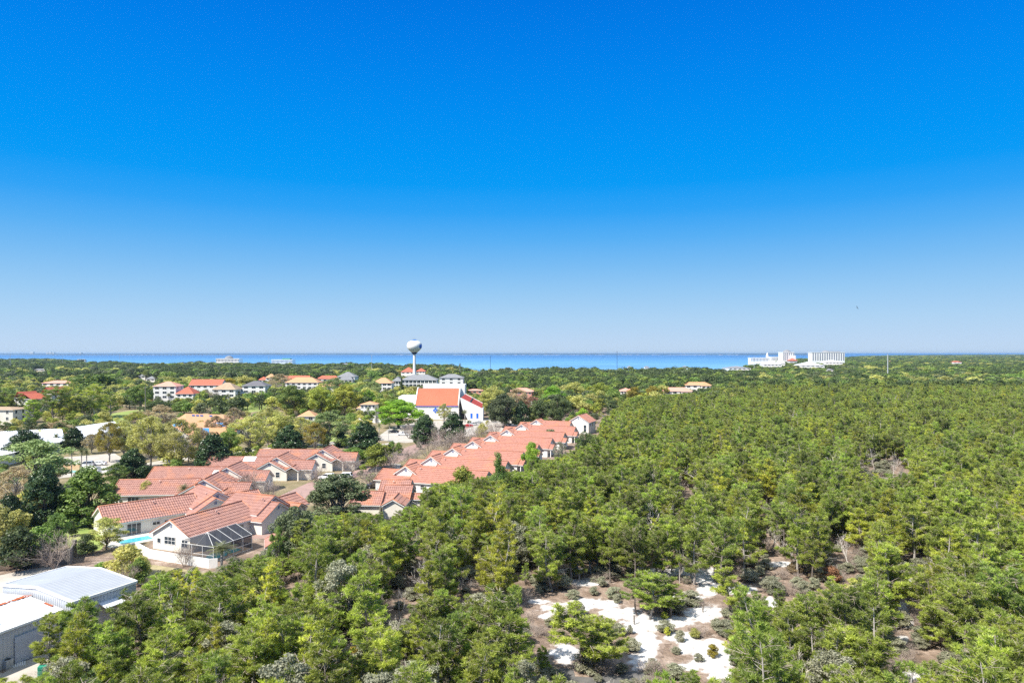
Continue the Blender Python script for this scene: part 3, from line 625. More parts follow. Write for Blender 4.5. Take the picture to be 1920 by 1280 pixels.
xa, xb = xl(794,YC+14), xl(872,YC+14); zw = pz(720.4, YC+14); b.box(xa,xb,12.0,24,0,zw)
b.box(xl(748,YC+8)-0, x0-.52, 6, 18, 0, pz(743,YC+8)); b.box(xl(752,YC+10), x0-.52, 9, 16, 0, pz(741,YC+10))
# right annex with a sloping parapet
ax0, ax1 = xl(867,YC-4), xl(905.5,YC-4); yf = -4.0
za, zc = pz(748,YC-4), pz(766,YC-4); b.add([(ax0,yf,za-5),(ax0+3.0,yf,0),(ax1,yf,0),(ax1,yf,zc),(ax0-1.2,yf,za+.9),(ax0,yf+.4,za-5),(ax0+3.0,yf+.4,0),(ax1,yf+.4,0),(ax1,yf+.4,zc),(ax0-1.2,yf+.4,za+.9)],
   [(0,1,2,3,4),(9,8,7,6,5),(0,4,9,5),(4,3,8,9),(3,2,7,8),(1,0,5,6)])
b.box(ax1-.5,ax1,yf+.41,8,0,zc-.02); b.box(ax0+3.3,ax1-.51,7.6,8,0,zc)
zr0, zr1 = pz(738.5,YC+9), pz(756,YC+9); b.add([(xl(872.5,YC+9),8.4,zr0+.4),(xl(905,YC+9),8.4,zr1+.4),(xl(905,YC+9),8.4,zr1-1),(xl(872.5,YC+9),8.4,zr0-1),
   (xl(872.5,YC+9),8.8,zr0+.4),(xl(905,YC+9),8.8,zr1+.4),(xl(905,YC+9),8.8,zr1-1),(xl(872.5,YC+9),8.8,zr0-1)], [(0,3,2,1),(4,5,6,7),(0,1,5,4)])
b.build('wall', M['stucco_white'], ch)
b = MB(); b.add([(x0,-.35,zb),(x1,-.35,zb),(x1,11.2,zt),(x0,11.2,zt),(x0,-.35,zb-.2),(x1,-.35,zb-.2)], [(0,1,2,3),(0,4,5,1)])
n_s = 46
for i in range(n_s+1):
    x = x0+.1+(x1-x0-.2)*i/n_s; b.bar((x,-.34,zb+.03),(x,11.15,zt+.03), .05, .07)
b.build('roof', M['scarlet'], ch)
b = MB(); b.add([(ax0-1.0,yf+.42,za+.55),(ax1-.5,yf+.42,zc-.35),(xl(905,YC+9),8.38,zr1),(xl(872.5,YC+9),8.38,zr0)], [(0,1,2,3)]); b.build('annex_roof', M['darkred'], ch)
b = MB(); t_ = .42; pA = Vector((ax0-1.0,yf+.42,za+.60)).lerp(Vector((ax1-.5,yf+.42,zc-.30)), t_); pB = Vector((xl(872.5,YC+9),8.38,zr0+.05)).lerp(Vector((xl(905,YC+9),8.38,zr1+.05)), t_)
b.bar(pA,pB,.8,.1); b.build('roof_ridge', M['dark'], ch)
b = MB(); b.box(x0+.0,x1,-.42,-.02,zb-.50,zb-.22); b.build('blue_band', M['bluepaint'], ch)
b = MB(); dx = xl(816.7); z = pz(769,YC); r = 1.5; b.add([(dx-r,-.12,z),(dx,-.12,z-r),(dx+r,-.12,z),(dx,-.12,z+r),(dx-r,.0,z),(dx,.0,z-r),(dx+r,.0,z),(dx,.0,z+r)], [(0,1,2,3),(0,4,5,1),(1,5,6,2),(2,6,7,3),(3,7,4,0)])
w_ = b.build('diamond_window', M['bluepaint'], ch); b = MB(); b.bar((dx-r/2,-.15,z-r/2),(dx+r/2,-.15,z+r/2),.1); b.bar((dx-r/2,-.15,z+r/2),(dx+r/2,-.15,z-r/2),.1); b.build('glazing_bar', M['trim'], w_)
for q in (884,895): window(ch, (xl(q,YC-4), yf, 1.2), 0, .9, 2.4, 1, 1, 'blue_window', 'bluepaint', 'bluepaint')
b = MB(); b.box(x1+.9, ax0+2.8, 2.4, 2.6, 0, pz(750,YC)); b.build('recess_shade', M['dark'], ch)  # dark panel stands in for the shade in the gap beside the annex
for i,x in enumerate((ax0+4.2,ax0+5.6,ax0+7.2,ax0+8.8,ax0+9.9)):
    b = MB(); b.box(x-.3,x+.3,yf-1.6,yf-1.2,.35,.45); b.box(x-.3,x+.3,yf-1.25,yf-1.2,.45,.9); b.box(x-.25,x-.2,yf-1.6,yf-1.2,0,.35); b.box(x+.2,x+.25,yf-1.6,yf-1.2,0,.35)
keep(745,719,910,783,YC-8)

# --- water tower
YT = 700.0; tx = px2(777, YT); wt = empty('water_tower', (tx, YT, 0), 0, 'tall white water tower with a blue cap on a slim pedestal', 'water tower')
zt0 = pz(661, YT); b = MB(); b.lathe([(5.2,0),(4.4,2),(3.2,6),(2.1,11),(1.55,16),(1.35,20),(1.3,zt0-2.2),(1.3,zt0+.2)], 40); b.build('pedestal', M['white'], wt, smooth=True)
prof = [(2.6,0),(3.9,1.1),(5.2,2.2),(6.5,3.6),(7.3,5.0),(7.6,6.5),(7.5,8.0),(6.9,9.6),(5.9,10.7),(4.6,11.4),(3.6,11.8)]
b = MB(); b.lathe([(r,zt0+z) for r,z in prof], 56); b.build('tank', M['white'], wt, smooth=True)
b = MB(); b.lathe([(3.6,zt0+11.75),(2.9,zt0+12.2),(1.6,zt0+12.75),(.05,zt0+13.1)], 40); b.build('cap', M['bluepaint'], wt, smooth=True)
b = MB(); b.lathe([(1.3,zt0-1.6),(1.9,zt0-1.2),(3.0,zt0-.1),(3.15,zt0+.35),(2.62,zt0+.3)], 40); b.build('neck_band', M['navy'], wt, smooth=True)
b = MB()
for dx_ in (-1.2,.3,1.4): b.tube([(dx_,0,zt0+12.4),(dx_,0,zt0+14.6)], .09, 6)
b.build('antenna', M['navy'], wt)
# blue emblem patch round the right side of the tank
b = MB(); N = 10; K = 8; base = 0
def tank_r(z): 
    return float(np.interp(z, [p[1] for p in prof], [p[0] for p in prof]))
for i in range(K+1):
    for j in range(N+1):
        v = i/K; zz = 4.0+4.6*v; hw = .62*math.sqrt(max(0,1-(2*v-1)**2))+.02; a = R(-14)+hw*(2*j/N-1)*.8; r = tank_r(zz)+.06; b.v.append((r*math.cos(a), r*math.sin(a), zt0+zz))
for i in range(K):
    for j in range(N): b.f.append((i*(N+1)+j, i*(N+1)+j+1, (i+1)*(N+1)+j+1, (i+1)*(N+1)+j)); b.m.append(0)
b.build('emblem', M['bluepaint'], wt, smooth=True); keep(760,630,795,704,YT)

# --- town villas: boxes with hip or gable roofs, storeys and window openings
def hiproof(b, x0, x1, y0, y1, ze, zr, oh=.6, tile_=True, gable=False):
    w, d = x1-x0+2*oh, y1-y0+2*oh; xa, xb, ya, yb = x0-oh, x1+oh, y0-oh, y1+oh; ym = (ya+yb)/2; xm = (xa+xb)/2
    if w >= d: r0, r1 = Vector((xa+(0 if gable else d/2*.95), ym, zr)), Vector((xb-(0 if gable else d/2*.95), ym, zr))
    else: r0, r1 = Vector((xm, ya+(0 if gable else w/2*.95), zr)), Vector((xm, yb-(0 if gable else w/2*.95), zr))
    c = [Vector((xa,ya,ze)), Vector((xb,ya,ze)), Vector((xb,yb,ze)), Vector((xa,yb,ze))]
    if w >= d: fs = [(r0,r1,c[1],c[0]),(r1,r0,c[3],c[2]),(r0,r0,c[0],c[3]),(r1,r1,c[2],c[1])]
    else: fs = [(r1,r0,c[0],c[3]),(r0,r1,c[2],c[1]),(r0,r0,c[1],c[0]),(r1,r1,c[3],c[2])]
    for i,(a,bb,cc,dd) in enumerate(fs):
        if gable and i > 1:
            continue
        if a is bb or (a-bb).length < 1e-4: b.add([a,cc,dd], [(0,1,2)])
        else: b.add([a,bb,cc,dd], [(0,1,2,3)])
    b.add([v-Vector((0,0,.12)) for v in c], [(3,2,1,0)]); k = len(c)
    for i in range(4):
        p_, q_ = c[i], c[(i+1)%4]; b.add([p_,q_,q_-Vector((0,0,.12)),p_-Vector((0,0,.12))], [(0,1,2,3)], 1)
    if gable:
        for e,(u,v) in ((r0,(c[0],c[3])),(r1,(c[1],c[2]))):
            if w >= d: b.add([e+Vector((.4 if e is r0 else -.4,0,-.1)),u+Vector((.4 if e is r0 else -.4,0,0)),v+Vector((.4 if e is r0 else -.4,0,0))], [(0,1,2)], 1)
def villa(name, px0, px1, pyb, pye, pyr, depth, label, cat='house', group=None, wall='stucco_white', roof='tile_orange', floors=2, cols=4, rz=0, gable=False, wings=(), kp=True, gl='glass', ww=.5, balc=False):
    Y = 35*F/(pyb-HZ); x0, x1 = px2(px0,Y), px2(px1,Y); ze, zr = pz(pye,Y), pz(pyr,Y+depth/2*.8)
    zr = max(zr, ze+1.0)
    w = (x1-x0); h = empty(name, ((x0+x1)/2, Y, 0), R(rz), label, cat, group); b = MB(); r = MB()
    blocks = [(-w/2,w/2,0,depth,ze,zr,floors,cols)]+[(a*w,c*w,y,y+dd,pz(e,Y+y),pz(q,Y+y+dd/2*.8),fl_,co) for a,c,y,dd,e,q,fl_,co in wings]
    for (a,c,y0,y1,e,q,fl_,co) in blocks:
        q = max(q, e+.8); b.box(a,c,y0,y1,0,e-.05); hiproof(r, a,c,y0,y1,e,q,gable=gable)
        fh = min(3.0, e/fl_)
        for f in range(fl_):
            zz = e-fh*(fl_-f)+.35*fh
            for i in range(co):
                x = a+(c-a)*(i+.5)/co; window(h, (x,y0,max(.3,zz-(.25*fh if balc else 0))), 0, (c-a)/co*ww, fh*(.7 if balc else .48), 2, 1, t=.12, gl=gl)
            for i in range(max(1,int((y1-y0)/4.5))):
                y = y0+(y1-y0)*(i+.5)/max(1,int((y1-y0)/4.5)); window(h, (c,y,max(.3,zz)), R(90), 1.3, fh*.48, 1, 1, t=.12, gl=gl)
    b.build('wall', M[wall], h); r.build('roof', [M[roof], M['trim']], h)
    if kp: keep(px0-2, pyr-1, px1+2, pye+(pyb-pye)*.32, Y-3)
    return h
TW = 'town houses below the bay'
villa('tower_house', 288,329,757,724,715,13,'white three storey tower house with a pinkish hip roof', floors=3, cols=3, roof='tile_pink', wings=((-.78,-.5,4,8,752,749,1,1),(.52,1.05,3,9,744,735,1,2),), rz=4)
villa('brown_roof_house', 398,441,752,730,717,14,'white house with a brown hip roof left of the grey roofed house', roof='shingle_brown', cols=3)
villa('grey_roof_house', 454,497,750,723,714,13,'white two storey house with a grey hip roof above the lawn', roof='shingle_grey', cols=3, wings=((-.75,-.5,0,8,732,727,1,1),(-1.35,-.76,2,6,738,735,1,2)))
pl = MB(); Y = 35*F/(757-HZ)
pr = empty('pergola', (px2(452,Y),Y,0), 0, 'long white colonnade along the far edge of the lawn', 'pergola')
for i in range(12): x = px2(432+i*4.4,Y)-px2(452,Y); q = MB(); q.box(x-.22,x+.22,-.2,.2,0,3.0); q.build('column', M['white'], pr)
q = MB(); x0_, x1_ = px2(428,Y)-px2(452,Y), px2(484,Y)-px2(452,Y); q.box(x0_,x1_,-.5,-.3,3.0,3.3); q.box(x0_,x1_,.3,.5,3.0,3.3); q.build('beam', M['white'], pr)
villa('long_red_roof_house', 355,414,742,722,711,12,'house with a long plain red roof behind the bare trees', roof='tile_red', gable=True, floors=1, cols=5)
villa('red_roof_house', 330,362,757,738,724,12,'low red roofed house just right of the white tower house', roof='tile_red', floors=1, cols=3)
villa('orange_roof_house', 535,596,738,717,707,15,'wide white house with an orange hip roof in the middle of town', floors=2, cols=6, roof='tile_orange')
villa('orange_hip_house', 613,641,740,724,712,11,'small house with a tan orange pyramid roof', floors=1, cols=3, roof='tile_orange', wings=((-.9,-.5,2,6,725,719,1,2),))
villa('turret_house', 498,515,722,708,701,8,'narrow white house with a small orange turret roof', roof='tile_orange', floors=2, cols=2)
villa('far_red_roof_house', 530,578,722,711,704,10,'far house with a long flat red roof line', roof='tile_red', floors=1, cols=5, gable=True)
villa('far_red_gable_house', 484,500,720,712,706,10,'far house showing one red roof corner', roof='tile_red', floors=1, cols=2)
villa('far_red_house', 594,635,718,710,704,10,'far red roofed house behind the yellow green trees', roof='tile_red', floors=1, cols=4)
villa('grey_apartment_house', 633,665,726,706,697,16,'grey roofed apartment house behind the light green tree', 'apartment house', roof='shingle_light', floors=2, cols=3, wings=((-.3,.45,-6,6,712,704,2,3),))
villa('tan_roof_house', 699,734,744,718,708,12,'white two storey house with a tan roof left of the dark conical trees', roof='tile_orange', floors=2, cols=4, ww=.7)
villa('grey_roof_hotel', 752,818,738,712,702,18,'wide grey roofed lodge with dark balconies below the water tower', 'lodge', roof='shingle_light', floors=3, cols=9, ww=.8, balc=True, wings=((-.75,-.505,2,12,714,706,2,3),))
villa('grey_roof_lodge', 824,868,740,708,701,14,'pale lodge with a grey roof, right of the wide grey one', 'lodge', roof='shingle_light', floors=3, cols=3, ww=.35)
villa('tower_foot_house', 752,777,710,697,688,20,'far red hip roofed house left of the water tower foot', roof='tile_red', floors=1, cols=3)
villa('tower_side_house', 780,797,708,696,690,16,'far red roofed house right of the water tower', roof='tile_red', floors=1, cols=3)
villa('small_red_house', 560,590,793,780,769,8,'small hut with an orange hip roof at the near end of town', 'hut', floors=1, cols=2, roof='tile_orange')
villa('white_villa', 676,704,784,758,752,9,'white villa with tan roof edges behind the palms', floors=2, cols=4, roof='tile_orange', wings=((-.8,-.52,3,6,765,760,1,2),))
villa('pink_flat_house', 875,905,741,732,729,10,'pink flat topped house right of the church', 'house', wall='tile_pink', roof='tile_pink', floors=1, cols=3)
for i,(a,c,d_,e,f,lb) in enumerate(((958,1000,752,733,727,'pale pink stepped house among the trees right of the church'),(1164,1186,742,733,727,'pink tiled house with white trim in the middle trees'),(1246,1298,743,733,726,'wide pink tiled house in front of the pine forest edge'),(1285,1334,733,722,716,'orange tiled house at the edge of the pine forest'),(985,1008,757,748,743,'low house with a pink roof strip under brown trees'))):
    villa('pink_roof_house', a,c,d_,e,f,10, lb, roof='tile_pink' if i != 3 else 'tile_orange', floors=1, cols=4, wall='stucco_white' if i else 'tile_pink', wings=((.1,.42,-3,5,e+1,f+1.5,1,2),))
h_ = villa('red_villa', 28,64,776,748,737,12,'red roofed house with a cream gable wall at the left edge', roof='tile_red', floors=2, cols=3, wall='stucco', gable=True, wings=((-1.1,-.52,3,10,746,734,1,2),(.0,.75,10,10,738,725,1,2)), rz=-18)
villa('cream_block', -60,24,797,768,764,14,'plain cream building among pines at the left edge', 'building', wall='stucco', roof='shingle_brown', floors=2, cols=4, ww=.2)
villa('pink_roof_hall', 78,128,728,718,713,16,'far hall with a faded pink roof behind the round green bush', 'hall', roof='tile_pink', floors=1, cols=4)
for a,c,d_,e,f,lb in ((258,272,712,705,701,'tiny white house far left of the tower house, under a pointed roof'),(274,290,716,710,705,'tiny white house just behind the tower house roof'),(64,84,696,693,691,'far white house in the dark trees on the left'),(142,160,680,676,673,'far white house at the bay front on the left')):
    villa('far_white_house', a,c,d_,e,f,9, lb, roof='shingle_light', floors=1, cols=2)
# white roofed club buildings on the left
def club(name, pts, z, zr_, label):
    q = [P(x,y,z) for x,y in pts]; c = sum(q, Vector())/4; c.z = 0; e = empty(name, c, 0, label, 'building')
    q = [v-c for v in q]; b = MB(); m0 = (q[0]+q[3])/2; m1 = (q[1]+q[2])/2; m0.z = m1.z = zr_
    ribbed(b, m0, m1, q[1], q[0], .9, .06); ribbed(b, m0, m1, q[2], q[3], .9, .06); b.build('roof', M['roof_white'], e)
    b = MB(); i_ = [v*.97 for v in q]
    for u,v in zip(i_, i_[1:]+i_[:1]): b.add([(u.x,u.y,0),(v.x,v.y,0),(v.x,v.y,z),(u.x,u.y,z)], [(0,1,2,3)])
    b.add([i_[0]*1+Vector((0,0,0)), i_[3], m0*.97], [(0,1,2)]); b.add([i_[1], i_[2], m1*.97], [(0,1,2)])
    b.build('wall', M['stucco'], e)
    k = 6
    for j in range(k):
        t = (j+.5)/k; p_ = i_[3].lerp(i_[2], t); yaw = math.atan2(i_[2].y-i_[3].y, i_[2].x-i_[3].x); window(e, (p_.x,p_.y,1.0), yaw, 1.5, 1.6, 2, 1)
    return e
club('clubhouse', [(-70,812),(112,803),(122,826),(-75,872)], 3.6, 5.4, 'long white roofed clubhouse at the left edge behind the pale green tree')
club('club_wing', [(140,800),(205,791),(226,803),(152,820)], 3.6, 5.2, 'white roofed club wing with a tan wall behind the yellow oaks')
keep(0,808,118,845,240); keep(150,795,212,815,270)
# orange roofed building with blue tarpaulins
YO = 35*F/(826-HZ); oc = empty('orange_roof_hall', (px2(385,YO), YO, 0), 0, 'hall with a broad orange roof patched with blue tarpaulins', 'hall')
def ol(px,py,z): v = P(px,py,z); return Vector((v.x-px2(385,YO), v.y-YO, z))
r0, r1 = ol(348,775,6.8), ol(418,777,6.8); c0, c1, c2, c3 = ol(318,795,3.4), ol(352,815,3.4), ol(440,815,3.4), ol(455,790,3.4)
b = MB(); b.add([r0,r1,c2,c1,c0,c3], [(0,3,2,1),(0,4,3),(1,2,5)]); bk0, bk1 = r0+Vector((-6,14,-3.4)), r1+Vector((8,14,-3.4)); b.add([r0,r1,bk1,bk0,c0,c3], [(0,1,2,3),(0,3,4),(1,5,2)]); b.build('roof', M['tile_orange'], oc)
b = MB(); ring = [c0,c1,c2,c3,bk1,bk0]; ce = sum(ring,Vector())/6
ring = [ce+(v-ce)*.96 for v in ring]
for u,v in zip(ring, ring[1:]+ring[:1]): b.add([(u.x,u.y,0),(v.x,v.y,0),(v.x,v.y,3.35),(u.x,u.y,3.35)], [(0,1,2,3)])
b.build('wall', M['stucco'], oc)
tb = paint('blue_tarp', (.05,.30,.68), .5, .2, 1)
nrm = (r1-r0).cross(c1-r0).normalized(); nrm = nrm if nrm.z > 0 else -nrm
def onroof(u, v): return r0.lerp(r1,u).lerp(c1.lerp(c2,u), v)+nrm*.08
for (u0,u1,v0,v1) in ((.30,.50,.72,.98),(.72,.95,.45,.62)):
    b = MB(); b.add([onroof(u0,v0),onroof(u1,v0),onroof(u1-.05,v1),onroof(u0+.04,v1)], [(0,3,2,1)]); b.build('blue_tarp', tb, oc)
n2_ = (c0-r0).cross(c1-r0).normalized(); n2_ = n2_ if n2_.z > 0 else -n2_
b = MB(); b.add([c0.lerp(r0,.08)+n2_*.08, c0.lerp(r0,.42)+n2_*.08, c1.lerp(r0,.48)+n2_*.08, c1.lerp(c0,.72)+n2_*.08], [(0,1,2,3)]); b.build('blue_tarp', tb, oc)
for u in (.16,.27,.38,.62):
    b = MB(); b.add([onroof(u,.06),onroof(u+.08,.06),onroof(u+.08,.14),onroof(u,.14)], [(0,3,2,1)]); b.build('solar_panel', paint('solar_blue', (.06,.08,.22), .3, .1), oc)
keep(318,773,455,812,YO-4)

# --- hotels and far buildings
def block(name, px0, px1, py0, py1, Y, depth, label, rows=8, cols=10, cat='hotel', wall='white', ww=.45, hh=.5, extra=None, group=None):
    x0, x1 = px2(px0,Y), px2(px1,Y); w = x1-x0; zt = pz(py0,Y); e = empty(name, ((x0+x1)/2,Y,0), 0, label, cat, group)
    b = MB(); b.box(-w/2,w/2,0,depth,0,zt); b.build('wall', M[wall], e)
    zb_ = max(0, pz(py1,Y)); fh = (zt-zb_-1)/rows
    for i in range(cols):
        x = -w/2+w*(i+.5)/cols; q = MB(); u = w/cols*ww/2
        q.box(x-u,x+u,-.35,-.02,zb_+fh*.3,zt-fh*.5)
        wb_ = q.build('shaded_balcony_bay', M['shade_grey'], e)  # dark box on the wall stands in for shade inside the balconies
    b = MB(); b.box(-w/2-.6,w/2+.6,-.6,depth+.6,zt+.02,zt+1.2); b.build('parapet', M[wall], e)
    if extra: extra(e, w, zt, depth)
    return e
M['shade_grey'] = paint('shaded_balcony', (.20,.22,.27), .6, .2, .05)  # balcony shade put into the colour; the bridge shares this grey
def cupola(kind='dome', frac=0, r=7, h=7, col='shingle_light', base=3):
    def f(e, w, zt, d):
        x = w*frac; b = MB()
        if kind == 'dome': b.lathe([(r,zt+1.25),(r,zt+base),(r*.92,zt+base+h*.3),(r*.7,zt+base+h*.65),(r*.35,zt+base+h*.9),(.1,zt+base+h)], 20, c=(x,d/2))
        elif kind == 'cone': b.lathe([(r,zt+1.25),(r,zt+base),(r*1.15,zt+base+.1),(.1,zt+base+h)], 16, c=(x,d/2))
        else: b.box(x-r,x+r,d*.2,d*.8,zt+1.25,zt+base+h)
        b.build('roof_tower', M[col], e)
    return f
block('white_hotel', 1522.5,1584,661,676,1650,22,'long white slab hotel on the right of the bay', 9, 14, extra=cupola('dome',-.02,9,4,'shingle_light',1.5), ww=.42, hh=.72)
for o_e in (1,):
    e = bpy.data.objects['white_hotel']; b = MB(); b.box(2,26,6,16,43.5-9,0); b = MB(); zt = pz(661,1650); b.box(10,30,5,17,zt+1.25,zt+3.2); b.build('plant_room', M['shingle_light'], e)
block('castle_hotel', 1468,1489,660.5,676,1750,30,'white hotel with a domed crown and a small red roof at its foot', 7, 6, extra=cupola('dome',.05,9,5,'shingle_light',2))
e = bpy.data.objects['castle_hotel']; b = MB(); hiproof(b, -6,14,-22,-4,pz(676,1735),pz(671.5,1735)); b.build('red_roof', [M['tile_red'],M['trim']], e); b = MB(); b.box(-5,13,-21,-2,0,pz(676,1735)-.05); b.build('entrance_hall', M['white'], e)
b = MB(); b.box(2,17,-3,-.6,0,pz(666,1750)); b.build('side_wing', M['white'], e)
block('spire_hotel', 1408,1446,671,677,1800,22,'low white waterside hotel with a single pale spire', 3, 14, extra=cupola('cone',.38,3,10,'white',5))
block('white_terrace', 1446,1466,669.5,676,1790,20,'white terrace between the spire hotel and the domed hotel', 2, 8)
def lowroof(name, a, c, pyb, pye, pyr, d, label, roof='roof_white', rz=0):
    return villa(name, a, c, pyb, pye, pyr, d, label, 'building', roof=roof, floors=1, cols=5, rz=rz)
lowroof('white_lodge', 1432,1466,694,683,678,24,'stepped white lodge in front of the domed hotel'); lowroof('white_lodge', 1460,1472,690,681,672.5,18,'white lodge with a high pointed roof in front of the domed hotel')
lowroof('white_long_roof', 1502,1546,695,685,678.5,40,'long white roof in front of the slab hotel'); lowroof('white_long_roof', 1548,1580,690,679,675,30,'white low roof at the right foot of the slab hotel')
lowroof('grey_long_roof', 1366,1408,697,690,686,40,'long dull grey roof in front of the spire hotel', 'shingle_light'); lowroof('grey_shed', 1552,1563,697,693,691,12,'small grey shed roof in the pines right of the hotels', 'shingle_light')
block('blue_arch_hotel', 405,448,673,678,1640,24,'far white hotel with a blue arched roof on the left of the bay', 3, 16, extra=cupola('dome',-.02,10,7,'shingle_light',1))
block('green_roof_hotel', 509,548,675,680,1600,24,'far white hotel with a green roofed tower at the bay', 3, 16, extra=cupola('box',.16,9,3,'greenroof',1)) if M.setdefault('greenroof', paint('green_roof', (.10,.30,.22), .7)) else None
for a,c,d_,e,f,lb in ((640,654,695,683,681,'small white bay front house left of the water tower'),(761,771,700,685,682.5,'pair of white bay front gables behind the red roof'),(1177,1184,698,688,685.5,'white bay front house showing over the pines'),(1209,1217,697,688,685.8,'white bay front house right of the gap of water'),(1281,1289,695,687.5,685.5,'bay front house half hidden by pines'),(806,816,700,686,683.5,'white bay front house right of the water tower')):
    villa('bay_house', a,c,d_,e,f,9, lb, roof='shingle_light', floors=1, cols=2, kp=False)
for a,c,d_,e,f,lb in ((1787,1803,686,678.5,676.5,'far red roofed house in the flat right hand forest'),(1664,1676,684,678,676.5,'far tan house beside the tall grey pole')):
    villa('forest_house', a,c,d_,e,f,14, lb, roof='tile_red' if a > 1700 else 'tile_orange', floors=1, cols=2)

# --- long bridge over the bay
YB = 9500; bx0, bx1 = px2(95,YB), px2(420,YB); be = empty('long_bridge', ((bx0+bx1)/2,YB,0), 0, 'long low road bridge on the bay horizon at the left', 'bridge')
b = MB(); w = bx1-bx0; b.box(-w/2,w/2,0,12,7,9.2); b.build('deck', M['shade_grey'], be)
for i in range(44):
    x = -w/2+w*(i+.5)/44; b = MB(); b.box(x-5,x+5,1,11,-1,6.98); b.build('pier', M['shade_grey'], be)
# far bay-side towers behind it
for a,c,top,lb in ((56,62,659.6,'pale far building on the horizon, left of the long bridge'),(86,89,660,'slim far tower at the left end of the horizon towers'),(92,95,659.4,'tallest far tower on the left horizon'),(98,101,660.2,'low far tower right of the tallest horizon tower'),(149,152,660.6,'far white building on the horizon above the bridge')):
    block('horizon_tower', a,c,top,665,11300,40, lb, 4, 3, 'tower block', group='pale far buildings on the left horizon')

# --- poles
def pole(px, y0, y1, r, label, name='power_pole', mat='polewood', arm=True, lean=0, group=None):
    Y = 35*F/(y1-HZ); z = pz(y0,Y); e = empty(name, (px2(px,Y),Y,0), 0, label, 'pole', group)
    b = MB(); b.tube([(0,0,0),(lean,0,z)], [r,r*.6], 8); b.build('shaft', M[mat], e)
    if arm:
        b = MB(); b.box(lean*.93-1.1,lean*.93+1.1,-.08,.08,z-.9,z-.75); b.build('crossarm', M[mat], e)
        for k in (-.95,0.02,.95):
            q = MB(); q.tube([(lean*.93+k,0,z-.74),(lean*.93+k,0,z-.5)], .06, 6); q.build('insulator', M['metal'], e)
pole(272.5,724,774,.28,'weathered pole at the edge of the grass left of the white tower house')
pole(490.5,732,767,.30,'thick weathered pole standing on the lawn', arm=False)
pole(1664.5,664,716,.75,'tall pale steel pole rising out of the right hand pines', mat='metal', arm=False)
pole(1157,658,712,.30,'thin dark pole against the gap of blue water', mat='dark')
pole(919.5,667,712,.28,'thin pole against the bay right of the church', mat='dark')
pole(697,665,712,.32,'tall thin pole left of the water tower', mat='metal')
pole(154,687,706,.30,'pale pole in the dark trees above the pink roofed hall', mat='metal')
pole(219,688,702,.30,'pale pole in the trees to the left of the long tree line', mat='metal')
pole(95,688,706,.3,'pale pole beside the round yellow green tree on the left', mat='metal'); pole(19,664,700,.4,'tall pale pole at the far left', mat='metal')
pole(504,668,700,.3,'thin pole beside the green roofed hotel', mat='metal'); pole(117,664,690,.3,'thin pole against the bay at the left', mat='metal'); pole(1414,668,704,.4,'pale pole left of the spire hotel', mat='metal')
pole(679,685,712,.3,'short pale pole left of the tall thin pole by the water tower', mat='metal'); pole(862,683,716,.22,'slim pole behind the church, right of the lodge', mat='metal', arm=False); pole(224,664,690,.3,'faint thin pole rising over the bay behind the left trees', mat='metal')
def lamp(px, y0, y1, label):
    Y = 35*F/(y1-HZ); z = pz(y0,Y); e = empty('street_lamp', (px2(px,Y),Y,0), 0, label, 'street lamp', 'dark street lamps on the parking areas')
    b = MB(); b.tube([(0,0,0),(0,0,.5)], .18, 8); b.tube([(0,0,.5),(0,0,z)], .07, 8); b.build('post', M['metal'], e)
    b = MB(); b.box(-.75,.75,-.16,.16,z,z+.14); b.build('lamp_head', M['metal'], e)
lamp(880,785,806,'street lamp standing on the church car park'); lamp(728.5,806,827,'street lamp beside the dark clipped hedge left of the magnolias'); lamp(630.5,820,834,'small lamp post in the shade of the pale green tree'); lamp(900,766,787,'street lamp in front of the church annex wall')

